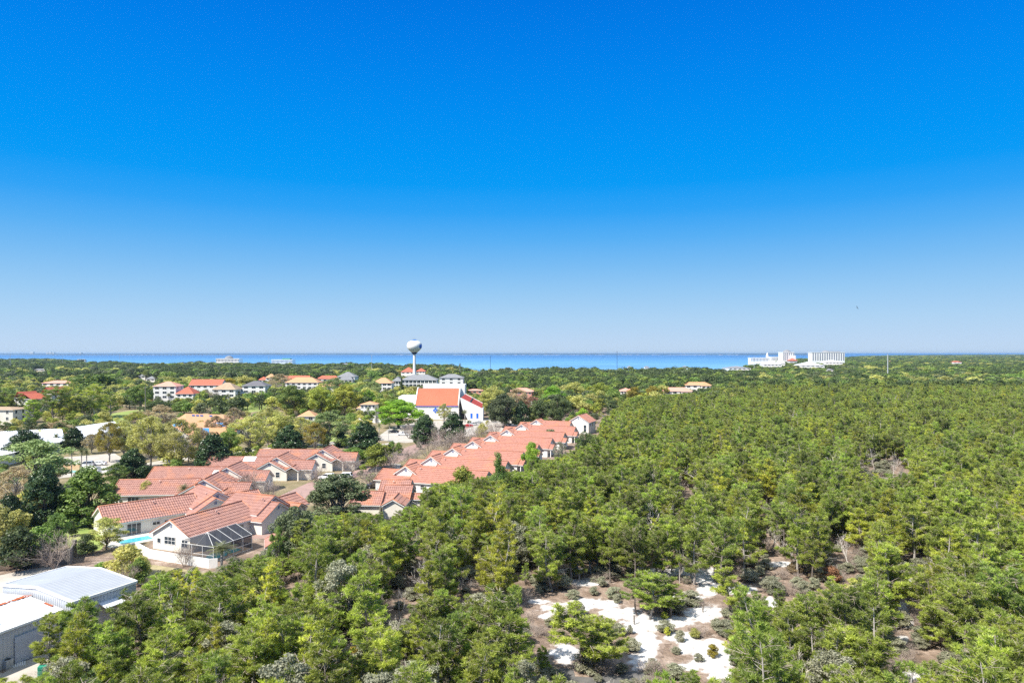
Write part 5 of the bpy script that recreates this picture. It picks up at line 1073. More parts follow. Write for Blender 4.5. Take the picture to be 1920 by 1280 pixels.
TREES = [
 ('magnolia0',83,866,990,90,'big dark green magnolia beside the bushy bright green tree on the left',None),
 ('magnolia1',18,920,1005,66,'dark magnolia cut by the left edge of the photo',None),
 ('magnolia0',249,838,915,76,'dark round magnolia behind the feathery palm',None),
 ('magnolia1',400,806,890,80,'dark magnolia standing before the trunks of the olive oaks',None),
 ('magnolia0',543,794,864,76,'dark cone shaped magnolia behind the skylight house',None),
 ('magnolia1',684,786,856,78,'large dark magnolia right of the pale green spreading tree',None),
 ('magnolia0',797,775,832,58,'dark magnolia in front of the left half of the church',None),
 ('magnolia1',850,769,828,58,'dark magnolia in front of the right corner of the church',None),
 ('magnolia0',978,750,800,42,'small dark magnolia left of the tall white gable house',None),
 ('magnolia1',138,798,842,48,'open dark tree in front of the white club roofs',None),
 ('magnolia0',46,803,862,84,'loose dark tree before the white clubhouse roof',None),
 ('magnolia1',640,806,838,30,'small dark tree tucked left of the large magnolia',None),
 ('dome0',632,886,985,128,'wide grey green live oak in front of the parked white cars','oak_grey'),
 ('dome1',552,950,1062,100,'dark live oak at the corner of the pool cage house','oak_grey'),
 ('magnolia1',165,868,985,118,'bushy bright green tree next to the dark tiled house','green'),
 ('loose0',66,822,925,150,'broad pale green tree in front of the white clubhouse','pale'),
 ('loose1',616,770,838,82,'pale green spreading tree with a visible dark trunk','pale'),
 ('budding0',282,778,876,84,'yellow olive oak behind the dark round magnolia','olive'),('budding1',336,782,884,86,'olive oak with bare trunks behind the long tiled roof','olive'),
 ('budding2',232,786,862,60,'golden budding oak at the left of the olive oaks','olive'),('budding0',375,800,872,56,'brownish budding oak between the olive oaks and a magnolia','tan'),
 ('budding1',470,778,852,90,'wide olive oak behind the cream house roofs','olive'),('budding2',502,762,836,66,'olive brown oak top left of the cone shaped magnolia','olive'),
 ('budding0',590,790,850,52,'yellow budding tree right of the cone shaped magnolia','gold'),('budding1',440,762,822,46,'sparse tan tree beside the orange hall','tan'),('budding0',404,778,820,40,'sparse budding tree in front of the orange hall roof','tan'),
 ('budding2',300,757,810,54,'tan budding tree left of the orange hall','tan'),('oak1',430,800,862,44,'fresh green tree between two magnolias','green'),
 ('oak0',262,719,771,50,'bright green round oak left of the white tower house','green'),('oak2',545,720,780,56,'dark and light green oak left of the yellow green oaks','green'),
 ('oak1',600,722,784,58,'first yellow green oak in the middle of town','yellowgreen'),('oak2',650,718,780,60,'second yellow green oak, the broadest','yellowgreen'),('oak0',690,728,776,34,'small bright green oak left of the white villa palms','lime'),
 ('dome0',748,748,802,98,'lime green domed tree left of the church','lime'),('budding1',833,755,792,30,'sparse pale tree in front of the church diamond window','olive'),
 ('oak2',1037,722,766,46,'lime yellow round tree in the middle of the photo','lime'),('oak0',1080,714,752,44,'olive round tree right of the lime yellow one','olive'),('oak1',1128,715,760,40,'yellow lime tree with a ragged top','yellowgreen'),
 ('oak2',1190,724,764,34,'golden green tree left of the wide pink house','gold'),('oak1',1222,722,762,38,'golden tree touching the wide pink house','gold'),
 ('dome1',945,738,800,70,'wide grey green oak right of the church annex','oak_grey'),('dome0',925,724,778,60,'olive brown oak behind the church annex','olive'),('budding0',970,727,775,50,'tan brown tree right of the olive oak','tan'),
 ('budding2',1000,742,782,44,'reddish brown bare tree above the row house roofs','brown'),('oak0',1015,744,800,50,'dark shaded tree cluster behind the last row houses','oak_dark'),('oak1',1045,740,802,52,'dark oak left of the lime shrub by the tall gable','oak_dark'),
 ('shrub0',1092,764,800,30,'bright lime shrub behind the tall white gable','lime'),('shrub1',865,872,935,62,'yellow lime bush over the edge of the orange roof','yellowgreen'),
 ('conical0',935,845,962,58,'pointed green cypress in front of the row house roofs','green'),('oak2',997,826,900,38,'lime green tree in front of the fourth row house','lime'),
 ('oak0',1096,806,872,46,'dark round oak at the porch post of the last row house','oak_dark'),
 ('budding1',1050,826,880,30,'grey green sparse tree beside a porch post','scrub'),
 ('shrub1',712,830,878,64,'olive lime shrub below the large magnolia','yellowgreen'),('shrub0',736,826,852,22,'round clipped bright shrub by the lower path','green'),('shrub1',748,828,853,18,'second round clipped shrub by the lower path','green'),
 ('shrub0',786,822,842,14,'small dark clipped shrub by the pale path','oak_dark'),('shrub1',905,792,826,28,'olive shrub right of the church magnolia','olive'),
 ('shrub0',665,838,868,70,'long low green hedge under the large magnolia','green'),('shrub1',445,742,784,50,'dark green clipped hedge mass below the lawn','oak_dark'),('shrub0',410,748,782,44,'dark bushes left of the hedge mass below the lawn','oak_dark'),
 ('shrub1',300,752,772,70,'dark low hedge right of the weathered pole','oak_dark'),('shrub0',345,750,775,50,'dark shrub row between the hedge and the lawn','green'),
 ('shrub1',30,985,1070,90,'olive green bushes above the iron gate','oak_dark'),('shrub0',70,985,1056,70,'fresh green bush behind the grey block wall','green'),('shrub1',5,945,1050,60,'olive bush at the left edge above the gate','olive'),
 ('loose0',200,968,1030,70,'pale willowy shrub in front of the pool house gable','olive'),('shrub0',165,1000,1040,44,'dark green bushes right of the grey shrub','oak_dark'),('shrub1',235,1020,1085,84,'mixed olive bushes above the warehouse roof','olive'),
 ('shrub0',258,1045,1098,40,'bright green bush in front of the white yard fence','green'),('shrub1',190,1052,1078,30,'small bright shrub just above the warehouse ridge','lime'),('shrub0',135,975,1005,30,'dark shrub on the brick path left of the pool house','oak_dark'),
 ('shrub1',276,900,945,40,'round olive brown shrub before the dark tiled roof','olive'),('shrub0',192,770,805,40,'olive thicket behind the white club roofs','olive'),
 ('oak2',122,934,960,20,'small bright shrub under the bushy green tree','green'),('shrub0',150,868,880,18,'round clipped green bush behind the club fence','green'),
 ('shrub1',262,770,800,60,'tan scrub beyond the club wing roof','tan'),('shrub0',110,790,808,60,'grey brown scrub above the clubhouse roof','tan'),
 ('bare0',103,980,1066,84,'grey leafless shrub in front of the grey block wall',None),('bare1',465,862,938,64,'bare grey tree between two cream house gables',None),('bare2',500,878,948,62,'bare tree right of the two cream gables',None),
 ('bare0',552,908,962,40,'slim bare tree on the pink pavers',None),('bare1',694,866,915,66,'bare pinkish crape myrtle beside the dark blue car',None),('bare2',655,846,892,50,'bare tree in front of the farthest left row house',None),
 ('bare0',590,862,905,40,'bare bush by the porch posts',None),('bare1',735,836,880,54,'bare crape myrtle left of the first orange roof',None),('bare2',770,828,872,54,'bare crape myrtle behind the first dormer',None),
 ('bare0',805,806,860,56,'bare crape myrtle behind the second dormer',None),('bare1',838,800,852,54,'bare crape myrtle behind the third dormer',None),('bare2',872,792,842,54,'bare crape myrtle behind the fourth dormer',None),
 ('bare0',905,786,832,46,'bare crape myrtle left of the fifth dormer',None),('bare1',822,786,836,40,'grey bare tree between the two church magnolias',None),('bare2',768,784,822,44,'pinkish bare tree in front of the white pickup sized car',None),
 ('bare0',930,780,816,40,'bare bush right of the church car park',None),('bare1',855,812,850,40,'low bare bush below the right church magnolia',None),
 ('bare0',240,1040,1105,46,'bare grey stems in front of the yard fence',None),('bare2',345,1008,1062,40,'thin bare bush against the white yard fence',None),
 ('bare1',690,740,776,26,'small grey bare tree left of the villa pool',None),('bare2',395,722,758,44,'bare brown tree left of the brown roof house',None),('bare0',512,708,742,40,'grey bare tree below the orange turret',None),
 ('snag0',1592,990,1068,56,'silver dead tree with forked bare limbs in the right hand pines',None),('snag1',1538,1010,1075,60,'low tangled dead tree left of the silver dead tree',None),('snag0',1675,838,900,30,'tall pale dead trunk in the dark gap of the pines',None),
 ('snag0',1640,830,884,34,'short pale dead tree left of the tall dead trunk',None),('snag0',1600,822,880,34,'grey bare snag at the left of the dark pine gap',None),('snag1',1690,860,905,20,'leaning dead stem right of the tall dead trunk',None),
 ('snag0',780,978,1040,30,'white stemmed dead tree under the pines below the pink tiled house',None),('snag1',750,1080,1170,60,'tangled grey dead tree in the lower middle pines',None),('snag0',1826,930,990,28,'bare pale snag at the right side of the forest',None),
 ('snag1',1300,930,985,24,'bare grey snag in the middle of the forest',None),('snag0',1750,985,1040,40,'curved dead limb right of the tall dark pine',None),('snag1',1030,845,890,34,'pale bare tree in front of the grey gables',None),
 ('palm0',414,1018,1080,60,'squat palm at the foot of the pool cage',None),('palm0',244,872,902,52,'feathery palm with arching fronds behind the dark tiled house',None),('palm0',344,908,950,34,'pale palm between the tiled roofs',None),
 ('palm0',152,838,888,22,'left of two tall palms by the club fence',None),('palm0',163,840,886,20,'right of two tall palms by the club fence',None),('palm0',134,838,893,20,'slim palm left of the two tall club palms',None),('palm0',105,812,842,20,'palm standing against the clubhouse roof',None),
 ('palm0',831,764,790,12,'small palm against the white church wall',None),('palm0',872,768,792,16,'stocky palm at the corner of the church annex',None),
 ('palm0',690,762,794,12,'left palm by the villa pool',None),('palm0',705,762,793,12,'right palm by the villa pool',None),('palm0',668,750,778,12,'palm at the left corner of the white villa',None),('palm0',676,752,780,11,'second palm at the left corner of the white villa',None),('palm0',741,733,764,14,'golden palm behind the lime domed tree',None),
 ('palm0',711,792,828,14,'palm right of the large magnolia',None),('palm0',730,792,812,14,'short palm by the dark parked car',None),('palm0',316,736,757,12,'palm in front of the white tower house',None),('palm0',428,738,757,11,'left of the palms before the colonnade',None),('palm0',444,740,757,11,'middle palm before the colonnade',None),('palm0',462,740,758,11,'right of the palms before the colonnade',None),
 ('palm0',862,681,716,9,'tall slim palm against the bay behind the lodge',None),('palm0',185,765,790,20,'palm at the near edge of the grass on the left',None),('palm0',340,732,752,10,'small palm beside the red roofed house',None),
 ('conical0',723,706,742,14,'dark narrow conical tree left of the grey lodge','oak_dark'),('conical0',753,706,745,14,'second dark conical tree in front of the grey lodge','oak_dark'),
 ('pine3',98,730,792,54,'tall dark pine in front of the red roofed houses on the left',None),('pine2',122,726,785,44,'bright topped pine behind the grass at the left',None),('pine1',30,738,792,42,'open pine in front of the cream block',None),('pine6',175,722,784,48,'light tall pine at the middle of the left pine group',None),
 ('pine0',205,736,780,34,'yellow tinged pine beside the bright round oak',None),('pine3',150,744,790,40,'dark understory pine in the left pine group',None),('pine4',60,748,800,40,'grey green pine before the cream gable wall',None),('pine3',5,735,790,36,'dark pine touching the left edge, by the red roofs',None),
 ('budding0',205,790,866,54,'golden budding tree right of the two club palms','gold'),('budding1',172,812,850,36,'sparse tan tree in front of the club wing wall','tan'),('budding2',28,872,962,92,'straw coloured feathery tree under the pale green tree','tan'),
 ('budding0',70,900,985,70,'straw and green thicket left of the big dark magnolia','olive'),('shrub1',58,925,985,60,'dark leafy shrub left of the big dark magnolia','oak_dark'),('shrub0',30,955,1035,80,'dense olive shrubs above the iron gate on the left','olive'),('loose0',108,960,1035,56,'thin bright green tree behind the grey shrub','green'),
 ('shrub0',208,905,950,36,'bushy green shrub at the left end of the dark tiled roof','green'),('loose1',215,868,925,60,'bright green leafy tree under the dark round magnolia','green'),('budding0',100,858,912,40,'small straw coloured tree right of the pale green tree','tan'),
 ('budding1',318,800,875,60,'light olive oak in the middle of the olive oaks','olive'),('budding2',255,770,830,60,'yellow green budding oak above the olive oaks','yellowgreen'),('oak1',520,770,840,54,'olive green oak behind the cone shaped magnolia','olive'),('budding1',565,780,838,54,'light olive tree between the hut and the cone shaped magnolia','olive'),
 ('loose1',522,985,1072,44,'thin green tree in front of the small white house','green'),('shrub1',496,1030,1072,40,'grey green brush below the small white house','scrub'),('shrub0',262,1040,1092,44,'olive brush left of the white yard fence','olive'),
 ('bare1',505,1045,1095,50,'bare pinkish brush at the end of the grey wooden fence',None),
 ('oak1',630,706,748,44,'fresh green tree in front of the grey apartment house','pale'),('oak0',700,712,750,36,'light green tree left of the tan roofed house','pale'),('far1',180,695,742,88,'large domed green oak above the left pine group',None),
 ('oak0',460,702,735,44,'olive tree behind the brown roof house','olive'),('oak2',430,708,738,40,'yellow tan tree left of the grey roof house','gold'),('budding1',525,700,735,50,'grey budding tree behind the turret house','tan'),
]
for k_,px,yt,yb,wp,lb,tn in TREES: T(k_, px, yt, yb, wp, lb, tn)
for o_ in [q for q in S.objects if q.type == 'EMPTY' and q.parent is None and q.get('category') in ('house','lodge','apartment house','hotel','hut','building') and q.location.y > 330 and q.location.y < 1500]:
    if o_.name.split('.')[0] in ('patio_house','row_house','gable_house','clubhouse','club_wing'): continue
    xs_ = [c.location.x for c in o_.children]; wv = next(c for c in o_.children if c.name.startswith('wall')).data; xs_ = [v.co.x for v in wv.vertices]; zs_ = max(v.co.z for v in wv.vertices); Yb = o_.location.y; n_t = max(2, int((max(xs_)-min(xs_))/6)); w0 = min(xs_); dw = (max(xs_)-w0)/n_t
    for i in range(n_t):
        if rnd.random() < .15: continue
        hh = zs_*rnd.uniform(.38,.78); kk = rnd.choice(['far0','far1','far2','far3','far4','farpine1']); ln = o_['label'].split(' with ')[0].split(' in front of ')[0].split(' below ')[0].split(' behind ')[0].split(', ')[0]; ln = ln if ln[:3] == 'the' else 'the '+ln
        pos_ = ('left end of' if i == 0 else ('right end of' if i == n_t-1 else 'middle of'))
        tnm = {'far0':'dark','far1':'green','far2':'olive','far3':'yellow green','far4':'grey green','farpine1':'blackish'}[kk]; lb_ = ' '.join(('low '+tnm+' tree before the '+pos_+' '+ln).split()[:16])
        plant(kk, o_.location.x+w0+dw*(i+.5)+rnd.uniform(-1,1), Yb-rnd.uniform(3,9), hh, hh*rnd.uniform(.9,1.5), lb_, group='trees like this one: '+lb_)
# flowering bush by the gate
e = T('shrub0', 25, 1042, 1064, 20, 'small crimson flowering bush behind the iron gate', None, name='flowering_shrub'); e.children[0].material_slots[0].link = 'OBJECT'; e.children[0].material_slots[0].material = M['flower']
keep(395,748,528,766,400); keep(205,768,330,780,450); keep(700,803,812,830,230); keep(560,826,665,838,230); keep(870,782,975,808,300); keep(545,905,575,945,150); keep(700,766,745,795,350)
keep(110,975,145,1050,120); keep(60,1062,130,1095,100); keep(0,1230,40,1262,70); keep(95,848,235,892,215)

# --- lookup tables for the scattered trees
LIM = [(-200,1300),(-10,1240),(45,1195),(90,1150),(110,1138),(140,1132),(200,1132),(262,1118),(290,1078),(340,1066),(400,1080),(440,1056),(480,1042),(500,1000),(530,1000),(590,965),(640,965),(700,960),(722,985),(745,965),(765,930),(800,925),(830,900),(860,905),(905,880),(955,885),(985,862),(1040,862),(1085,842),(1105,818),(1130,792),(1150,768),(1180,745),(1230,742),(1330,734),(1345,716),(1380,706),(1420,698),(2300,690)]
def limit(px): return float(np.interp(px, [a for a,_ in LIM], [b_ for _,b_ in LIM]))
# patches of open ground that stay visible (screen ellipses): px, py, rx, ry
OPEN = [(1190,1172,90,34),(1300,1200,75,40),(1120,1138,90,16),(1000,1096,70,12),(1130,1090,70,13),(1385,1102,36,12),(1200,1178,62,26),(1215,1225,40,30),(1300,1150,52,24),(1065,1142,48,12),(1120,1130,50,14),(1290,1205,48,22),(1245,1075,60,10),(1322,1085,28,20),(1330,1112,22,12),(1692,1150,24,32),(1710,1235,26,30),(1470,1058,48,10),(1490,1085,34,14),(895,1108,36,10),(1060,1215,30,26),
        (1078,1262,40,14),(1340,1250,40,16),(1662,874,46,17),(785,1015,6,10),(755,1132,26,14),(1595,1040,40,22),(1290,915,14,14),(1440,940,14,10),(1100,1075,34,12),(980,1040,12,10),(1180,1260,30,14),(1710,1060,20,26),(640,1190,20,10),(1440,1030,30,10),(1790,1220,20,14),(550,1090,14,8)]
def shows_open(px, yt, yb, wp):
    cyy = yt+(yb-yt)*.38; rx0 = wp*.34; ry0 = (yb-yt)*.34
    for a,b_,rx,ry in OPEN:
        if ((px-a)/(rx+rx0))**2+((cyy-b_)/(ry+ry0))**2 < 1: return True
        if ((px-a)/(rx+4))**2+((yb-b_)/(ry+3))**2 < 1 and rx > 25 and b_ > 1100: return True
    return False
def hides(px, yt, yb, wp, Y):
    for a,b_,c,d_,Yk in KEEP:
        if Y < Yk and px+wp*.42 > a and px-wp*.42 < c and yt < d_ and yb > b_: return True
        if Yk <= Y < Yk+24 and a < px < c: return True
    return False
LANDMARKS = [(1200,1180,'white sand clearing'),(1690,1150,'sandy gap on the right'),(1592,1030,'silver dead tree'),(250,1110,'metal warehouse'),(400,1060,'pool cage house'),(632,930,'grey live oak'),(740,940,'pink tiled house'),(865,890,'yellow lime bush'),(935,880,'pointed green cypress'),
  (1050,850,'grey porch gables'),(1110,790,'tall white gable house'),(750,1130,'tangled grey dead tree'),(1660,870,'dark gap of dead trunks'),(60,1210,'low workshop'),(895,1107,'pinkish sand strip'),(1480,1060,'brown clearing'),(1065,1255,'grey asphalt patch'),(780,1010,'white stemmed dead tree'),(1826,960,'bare pale snag'),(1300,950,'bare grey snag')]
def where(px, py):
    L = min(LANDMARKS, key=lambda a: (a[0]-px)**2+((a[1]-py)*1.3)**2); dx, dy = px-L[0], py-L[1]; dist = math.hypot(dx, dy*1.3)
    side = ('right of' if dx > 0 else 'left of') if abs(dx) > abs(dy)*1.3 else ('in front of' if dy > 0 else 'behind')
    far = 'close ' if dist < 70 else ('some way ' if dist < 170 else 'far ')
    return far+side+' the '+L[2]
LOOK = ['rounded','flat topped','narrow yellow green','deep green','layered','bright yellow green','full']
placed = []; grid = {}
def near(x, Y, r):
    gx, gy = int(x//6), int(Y//6)
    return any(math.hypot(x-a, Y-b_) < r*.5*(1+q) for i in (-1,0,1) for j in (-1,0,1) for a,b_,q in grid.get((gx+i,gy+j),()))
cands = []
Yr = 50.0
while Yr < 560:
    st = 2.9 if Yr < 200 else 3.6; x = -1.0*Yr
    while x < Yr*.80+6:
        cands.append((x+rnd.uniform(-.48,.48)*st, Yr+rnd.uniform(-.48,.48)*st)); x += st
    Yr += st
pines = []
for x,Y in cands:
    px, yb = scr(x, Y, 0)
    if px < -120 or px > 2060: continue
    if yb < limit(px)+8: continue
    if Y > 330 and px < 1120: continue
    h = rnd.gauss(7.3,2.0); h = max(3.4, min(11.5, h))
    if rnd.random() < .12: h *= 1.18
    if px > 1150 and Y > 260: h = max(h, 7)
    yt = scr(x,Y,h)[1]; lim = limit(px)
    if yt < lim: h = H-(lim-HZ)*Y/F; yt = lim
    if h < 2.6: continue
    w = min(5.4, h*rnd.uniform(.44,.66)); wp = w*F/Y
    for _k in range(4):                              # keep what the photograph shows clear: the tree in front is a lower one
        blk = [d_ for a,b_,c,d_,Yk in KEEP if Y < Yk and px+wp*.42 > a and px-wp*.42 < c and yt < d_ and yb > b_]
        if not blk or yb > 1500: break
        yt = max(blk)+rnd.uniform(1,10); h = H-(yt-HZ)*Y/F; w = min(w, max(1.6, h*.75)); wp = w*F/Y
    if h < 1.9: continue
    if yb < 1500 and (shows_open(px, yt, yb, wp) or hides(px, yt, yb, wp, Y)): continue
    if 1010 < px < 1350 and 1105 < yb < 1275 and sandy(px, yb) > 0: continue
    if rnd.random() < .08: continue
    v = 9 if (rnd.random() < .05 and yb < 1400) else rnd.choice([0,0,1,1,2,3,4,4,5,6,6]) if rnd.random() < .88+.1*(px > 1100) else rnd.choice([7,8])
    vis = yt < 1275 and -wp*.4 < px < 1920+wp*.4
    pines.append((wp*wp*(1 if vis else 1e-6), x, Y, h, w, v, px, yt, yb, vis))
pines.sort(reverse=True)
cnt = {}
NP = 285
for i,(s_,x,Y,h,w,v,px,yt,yb,vis) in enumerate(pines[:NP]):
    size = 'tall ' if h > 8.6 else ('low ' if h < 5.8 else ''); lb = size+(LOOK[v]+' pine ' if v < 7 else ('leafless dead tree ' if v == 9 else 'silver green scrub oak '))+where(px, (yt+yb)/2)
    cnt[lb] = cnt.get(lb, 0)+1
    if v == 9: plant('snag%d' % (i%2), x, Y, h*.85, w*.9, lb, group='dead trees like this one: '+lb)
    elif v >= 7: plant('loose%d' % (v%2), x, Y, h*.8, w*1.25, lb, 'scrub', group='scrub oaks like this one: '+lb, name='scrub_oak', cat='oak')
    else: plant('pine%d' % v, x, Y, h, w, lb, group='pines like this one: '+lb)
# GN scatter of one uncountable mass
def scatter(name, pts, srcs, label=None, kind='stuff', cat=None):
    """pts: x,y,z,sx,sz,rot,variant ; srcs: real objects whose geometry is repeated"""
    if not pts: return
    me = bpy.data.meshes.new(name); me.vertices.add(len(pts)); A = np.array(pts, dtype=np.float32); me.vertices.foreach_set('co', A[:,:3].ravel())
    def att(n, t, d): a = me.attributes.new(n, t, 'POINT'); a.data.foreach_set('vector' if t == 'FLOAT_VECTOR' else 'value', d.ravel())
    att('sc','FLOAT_VECTOR', np.ascontiguousarray(np.stack([A[:,3],A[:,3],A[:,4]],1))); att('ro','FLOAT_VECTOR', np.ascontiguousarray(np.stack([A[:,5]*0,A[:,5]*0,A[:,5]],1))); att('va','INT', A[:,6].astype(np.int32))
    o = link(bpy.data.objects.new(name, me)); tag(o, label, cat, kind=kind)
    ng = bpy.data.node_groups.new(name, 'GeometryNodeTree'); ng.interface.new_socket('Geometry', in_out='INPUT', socket_type='NodeSocketGeometry'); ng.interface.new_socket('Geometry', in_out='OUTPUT', socket_type='NodeSocketGeometry')
    gi, go, jn = ng.nodes.new('NodeGroupInput'), ng.nodes.new('NodeGroupOutput'), ng.nodes.new('GeometryNodeJoinGeometry')
    def na(n, t): a = ng.nodes.new('GeometryNodeInputNamedAttribute'); a.data_type = t; a.inputs[0].default_value = n; return [s for s in a.outputs if s.enabled][0]
    sc_, ro_, va_ = na('sc','FLOAT_VECTOR'), na('ro','FLOAT_VECTOR'), na('va','INT')
    for k,objs in enumerate(srcs):
        for ob in objs:
            cmp_ = ng.nodes.new('FunctionNodeCompare'); cmp_.data_type = 'INT'; cmp_.operation = 'EQUAL'
            ins = [s for s in cmp_.inputs if s.enabled]; ng.links.new(va_, ins[0]); ins[1].default_value = k
            oi = ng.nodes.new('GeometryNodeObjectInfo'); oi.inputs['Object'].default_value = ob; oi.transform_space = 'ORIGINAL'; oi.inputs['As Instance'].default_value = True
            ip = ng.nodes.new('GeometryNodeInstanceOnPoints'); ng.links.new(gi.outputs[0], ip.inputs['Points']); ng.links.new(cmp_.outputs[0], ip.inputs['Selection'])
            ng.links.new(oi.outputs['Geometry'], ip.inputs['Instance']); ng.links.new(ro_, ip.inputs['Rotation']); ng.links.new(sc_, ip.inputs['Scale']); ng.links.new(ip.outputs[0], jn.inputs[0])
    ng.links.new(jn.outputs[0], go.inputs[0]); md = o.modifiers.new('scatter','NODES'); md.node_group = ng; return o
for k in range(7):
    assert 'pine%d' % k in SRC, k
rest = [(x,Y,0,w/4.6,h/10,rnd.uniform(0,6.28),(7 if v == 9 else v%7)) for s_,x,Y,h,w,v,px,yt,yb,vis in pines[NP:]]
scatter('pine_forest', rest, [SRC['pine%d' % k] for k in range(7)]+[SRC['snag0']], 'sea of scrub pine crowns filling the right of the view', cat='forest')

# --- scrub on the sand and under the pines
for i,(px,py,wp,hp,tn,lb) in enumerate([(1252,1192,16,18,'pine_yellow','small bright round shrub on the sand, the leftmost of three'),(1275,1203,22,24,'scrub','grey green shrub on the sand, the middle of three'),(1303,1196,24,20,'olive','golden olive shrub on the sand, the right of three'),
    (1157,1130,18,16,'scrub','dull green shrub at the upper edge of the sand'),(1297,1137,14,12,'green','small shrub by the short post on the right sand'),(1246,1160,16,14,'pine_yellow','bright little shrub in front of the island of pines'),(1182,1188,14,18,'scrub','grey shrub at the left edge of the sand path'),
    (1268,1225,22,14,'scrub','low shrub at the foot of the sand path'),(1335,1232,26,26,'gold','yellow green shrub on the lower right sand'),(1310,1240,22,16,'scrub','grey shrub left of the yellow green one on the sand'),(1225,1255,34,22,'scrub','wide grey shrub at the bottom of the clearing'),
    (1345,1180,30,22,'scrub','pale grey bush at the right rim of the sand'),(1115,1115,24,16,'scrub','dull shrub above the left arm of the sand'),(1075,1122,30,18,'scrub','grey scrub on the left arm of the sand'),(1030,1175,24,18,'scrub','grey scrub left of the big clearing pine'),
    (995,930,0,0,None,None),(1000,1002,26,20,'tan','tan grassy bush under the pines left of centre'),(1558,1090,40,30,'brown','orange brown shrub below the silver dead tree'),(1530,1085,40,26,'tan','tan shrub left of the orange brown one'),(1490,1075,36,24,'tan','pale tan scrub at the brown clearing'),
    (1600,1108,36,26,'olive','olive shrub right of the orange brown one'),(1740,1075,44,30,'scrub','grey green brush below the curved dead limb'),(660,1245,36,34,'gold','golden round bush at the bottom of the pines'),(900,1150,60,40,'scrub','large grey green scrub in the lower middle'),
    (935,1120,22,22,'gold','rust gold bush beside the pinkish sand strip'),(1165,1262,30,20,'scrub','grey bush beside the asphalt patch'),(640,1140,50,40,'scrub','silver green oak scrub left of the tangled dead tree'),(560,1190,50,36,'scrub','silver green scrub in the lower left pines'),(745,1215,60,36,'scrub','silver green scrub below the tangled dead tree'),
    (1400,1225,34,26,'scrub','grey scrub right of the lower sand'),(1630,1250,40,26,'scrub','thin grey scrub left of the lower right path'),(1240,1098,20,10,'brown','brown low brush above the island of pines')]):
    if not wp: continue
    Y = 35*F/(py-HZ); plant('shrub%d' % (i%2), px2(px,Y), Y, hp*Y/F, wp*Y/F, lb, tn)
for px,py,hh,lb in ((1189,1171,1.2,'short dark post standing at the left of the sand'),(1318,1148,1.1,'short wooden post standing at the right of the sand')):
    p = P(px,py); e = empty('wooden_post', (p.x,p.y,0), 0, lb, 'post'); b = MB(); b.tube([(0,0,0),(0,0,hh)], .09, 8); b.build('post', M['bark'], e); b = MB(); b.lathe([(.11,hh),(.11,hh+.04),(.01,hh+.08)], 8); b.build('cap', M['polewood'], e)
cl = [('pine1',1092,1135,1262,118,'broad pine on the left of the sand path',None),('pine6',1132,1160,1256,84,'darker pine leaning over the sand path',None),('pine6',1222,1072,1160,70,'wide pine in the island of pines above the sand',None),('pine3',1194,1088,1155,56,'yellowish pine at the left of the island of pines',None),('pine1',1258,1084,1158,60,'pine at the right of the island of pines',None),
      ('pine5',1396,1165,1262,80,'bright layered pine right of the lower sand',None),('pine1',1368,1066,1160,66,'pine at the upper right rim of the sand',None),('pine3',1720,1065,1140,44,'dark pointed pine above the sandy gap on the right',None),('pine2',1605,1120,1245,84,'tall pine left of the lower right path',None),('pine6',1800,1085,1235,110,'full pine right of the sandy gap',None)]
for k_,px,yt,yb,wp,lb,tn in cl: T(k_, px, yt, yb, wp, lb, tn)
SRC.setdefault('shrub0', None); 
ref = T('shrub0', 1215, 1246, 1262, 26, 'grey green scrub mound left of the path at the bottom of the clearing'); SRC['shrub0'] = (ref.children[0], ref.children[1])
under = []
for _ in range(8000):
    Y = rnd.uniform(52,330); x = rnd.uniform(-.8*Y,.78*Y+4); px, yb = scr(x,Y,0); h = rnd.uniform(.7,2.2); yt = scr(x,Y,h)[1]
    if yb < limit(px)+6: continue
    if sandy(px,yb) > -.1 and rnd.random() < .93: continue
    if 1020 < px < 1360 and 1110 < yb < 1290 and rnd.random() < .6: continue
    if hides(px, yt, yb, 20, Y): continue
    w = h*rnd.uniform(1.2,2.0); v = rnd.choice([0,0,1,2])
    cw_ = 8 if v == 0 else 8.5; under.append((x,Y,0,w/cw_,h/10*(1 if v == 0 else 1.1),rnd.uniform(0,6.28),v))
scatter('undergrowth', under, [SRC['shrub0'], SRC['bare0'], SRC['bare1']], 'grey green scrub and bare brush on the forest floor under the pines', cat='undergrowth')

# --- town trees, one by one
tcount = 0; tp = []
TL = [(308,735,'white tower house'),(475,735,'grey roofed house'),(565,722,'wide orange roofed house'),(627,730,'tan pyramid roof'),(785,720,'grey lodge'),(820,745,'church'),(50,745,'red roofed houses on the left'),(385,795,'orange roof hall'),(110,720,'pink roofed hall'),(262,745,'bright round oak'),(384,717,'long red roof'),(650,705,'grey apartment house'),(1270,740,'wide pink house'),(1310,725,'orange tiled forest house'),(1037,745,'lime yellow tree'),(960,735,'pale pink stepped house'),(850,715,'pale lodge'),(180,700,'large domed oak'),(460,758,'lawn'),(718,725,'tan roofed white house'),(1000,760,'dark shaded cluster'),(900,700,'gap right of the church'),(1110,770,'tall white gable house'),(60,800,'clubhouse roof'),(560,790,'small hut'),(700,800,'villa pool'),(220,800,'club wing'),(540,820,'cone shaped magnolia')]
def twhere(px, py):
    L = min(TL, key=lambda a: (a[0]-px)**2+((a[1]-py)*2.2)**2); dx, dy = px-L[0], py-L[1]
    side = ('right of' if dx > 0 else 'left of') if abs(dx) > abs(dy)*2.2 else ('in front of' if dy > 0 else 'behind')
    return ('just ' if math.hypot(dx,dy*2.2) < 34 else '')+side+' the '+L[2]
TN = {'far0':'dark green','far1':'mid green','far2':'olive','far3':'yellow green','far4':'grey green','farpine0':'deep green','farpine1':'blackish green','farpine2':'dull green'}
BK = {}
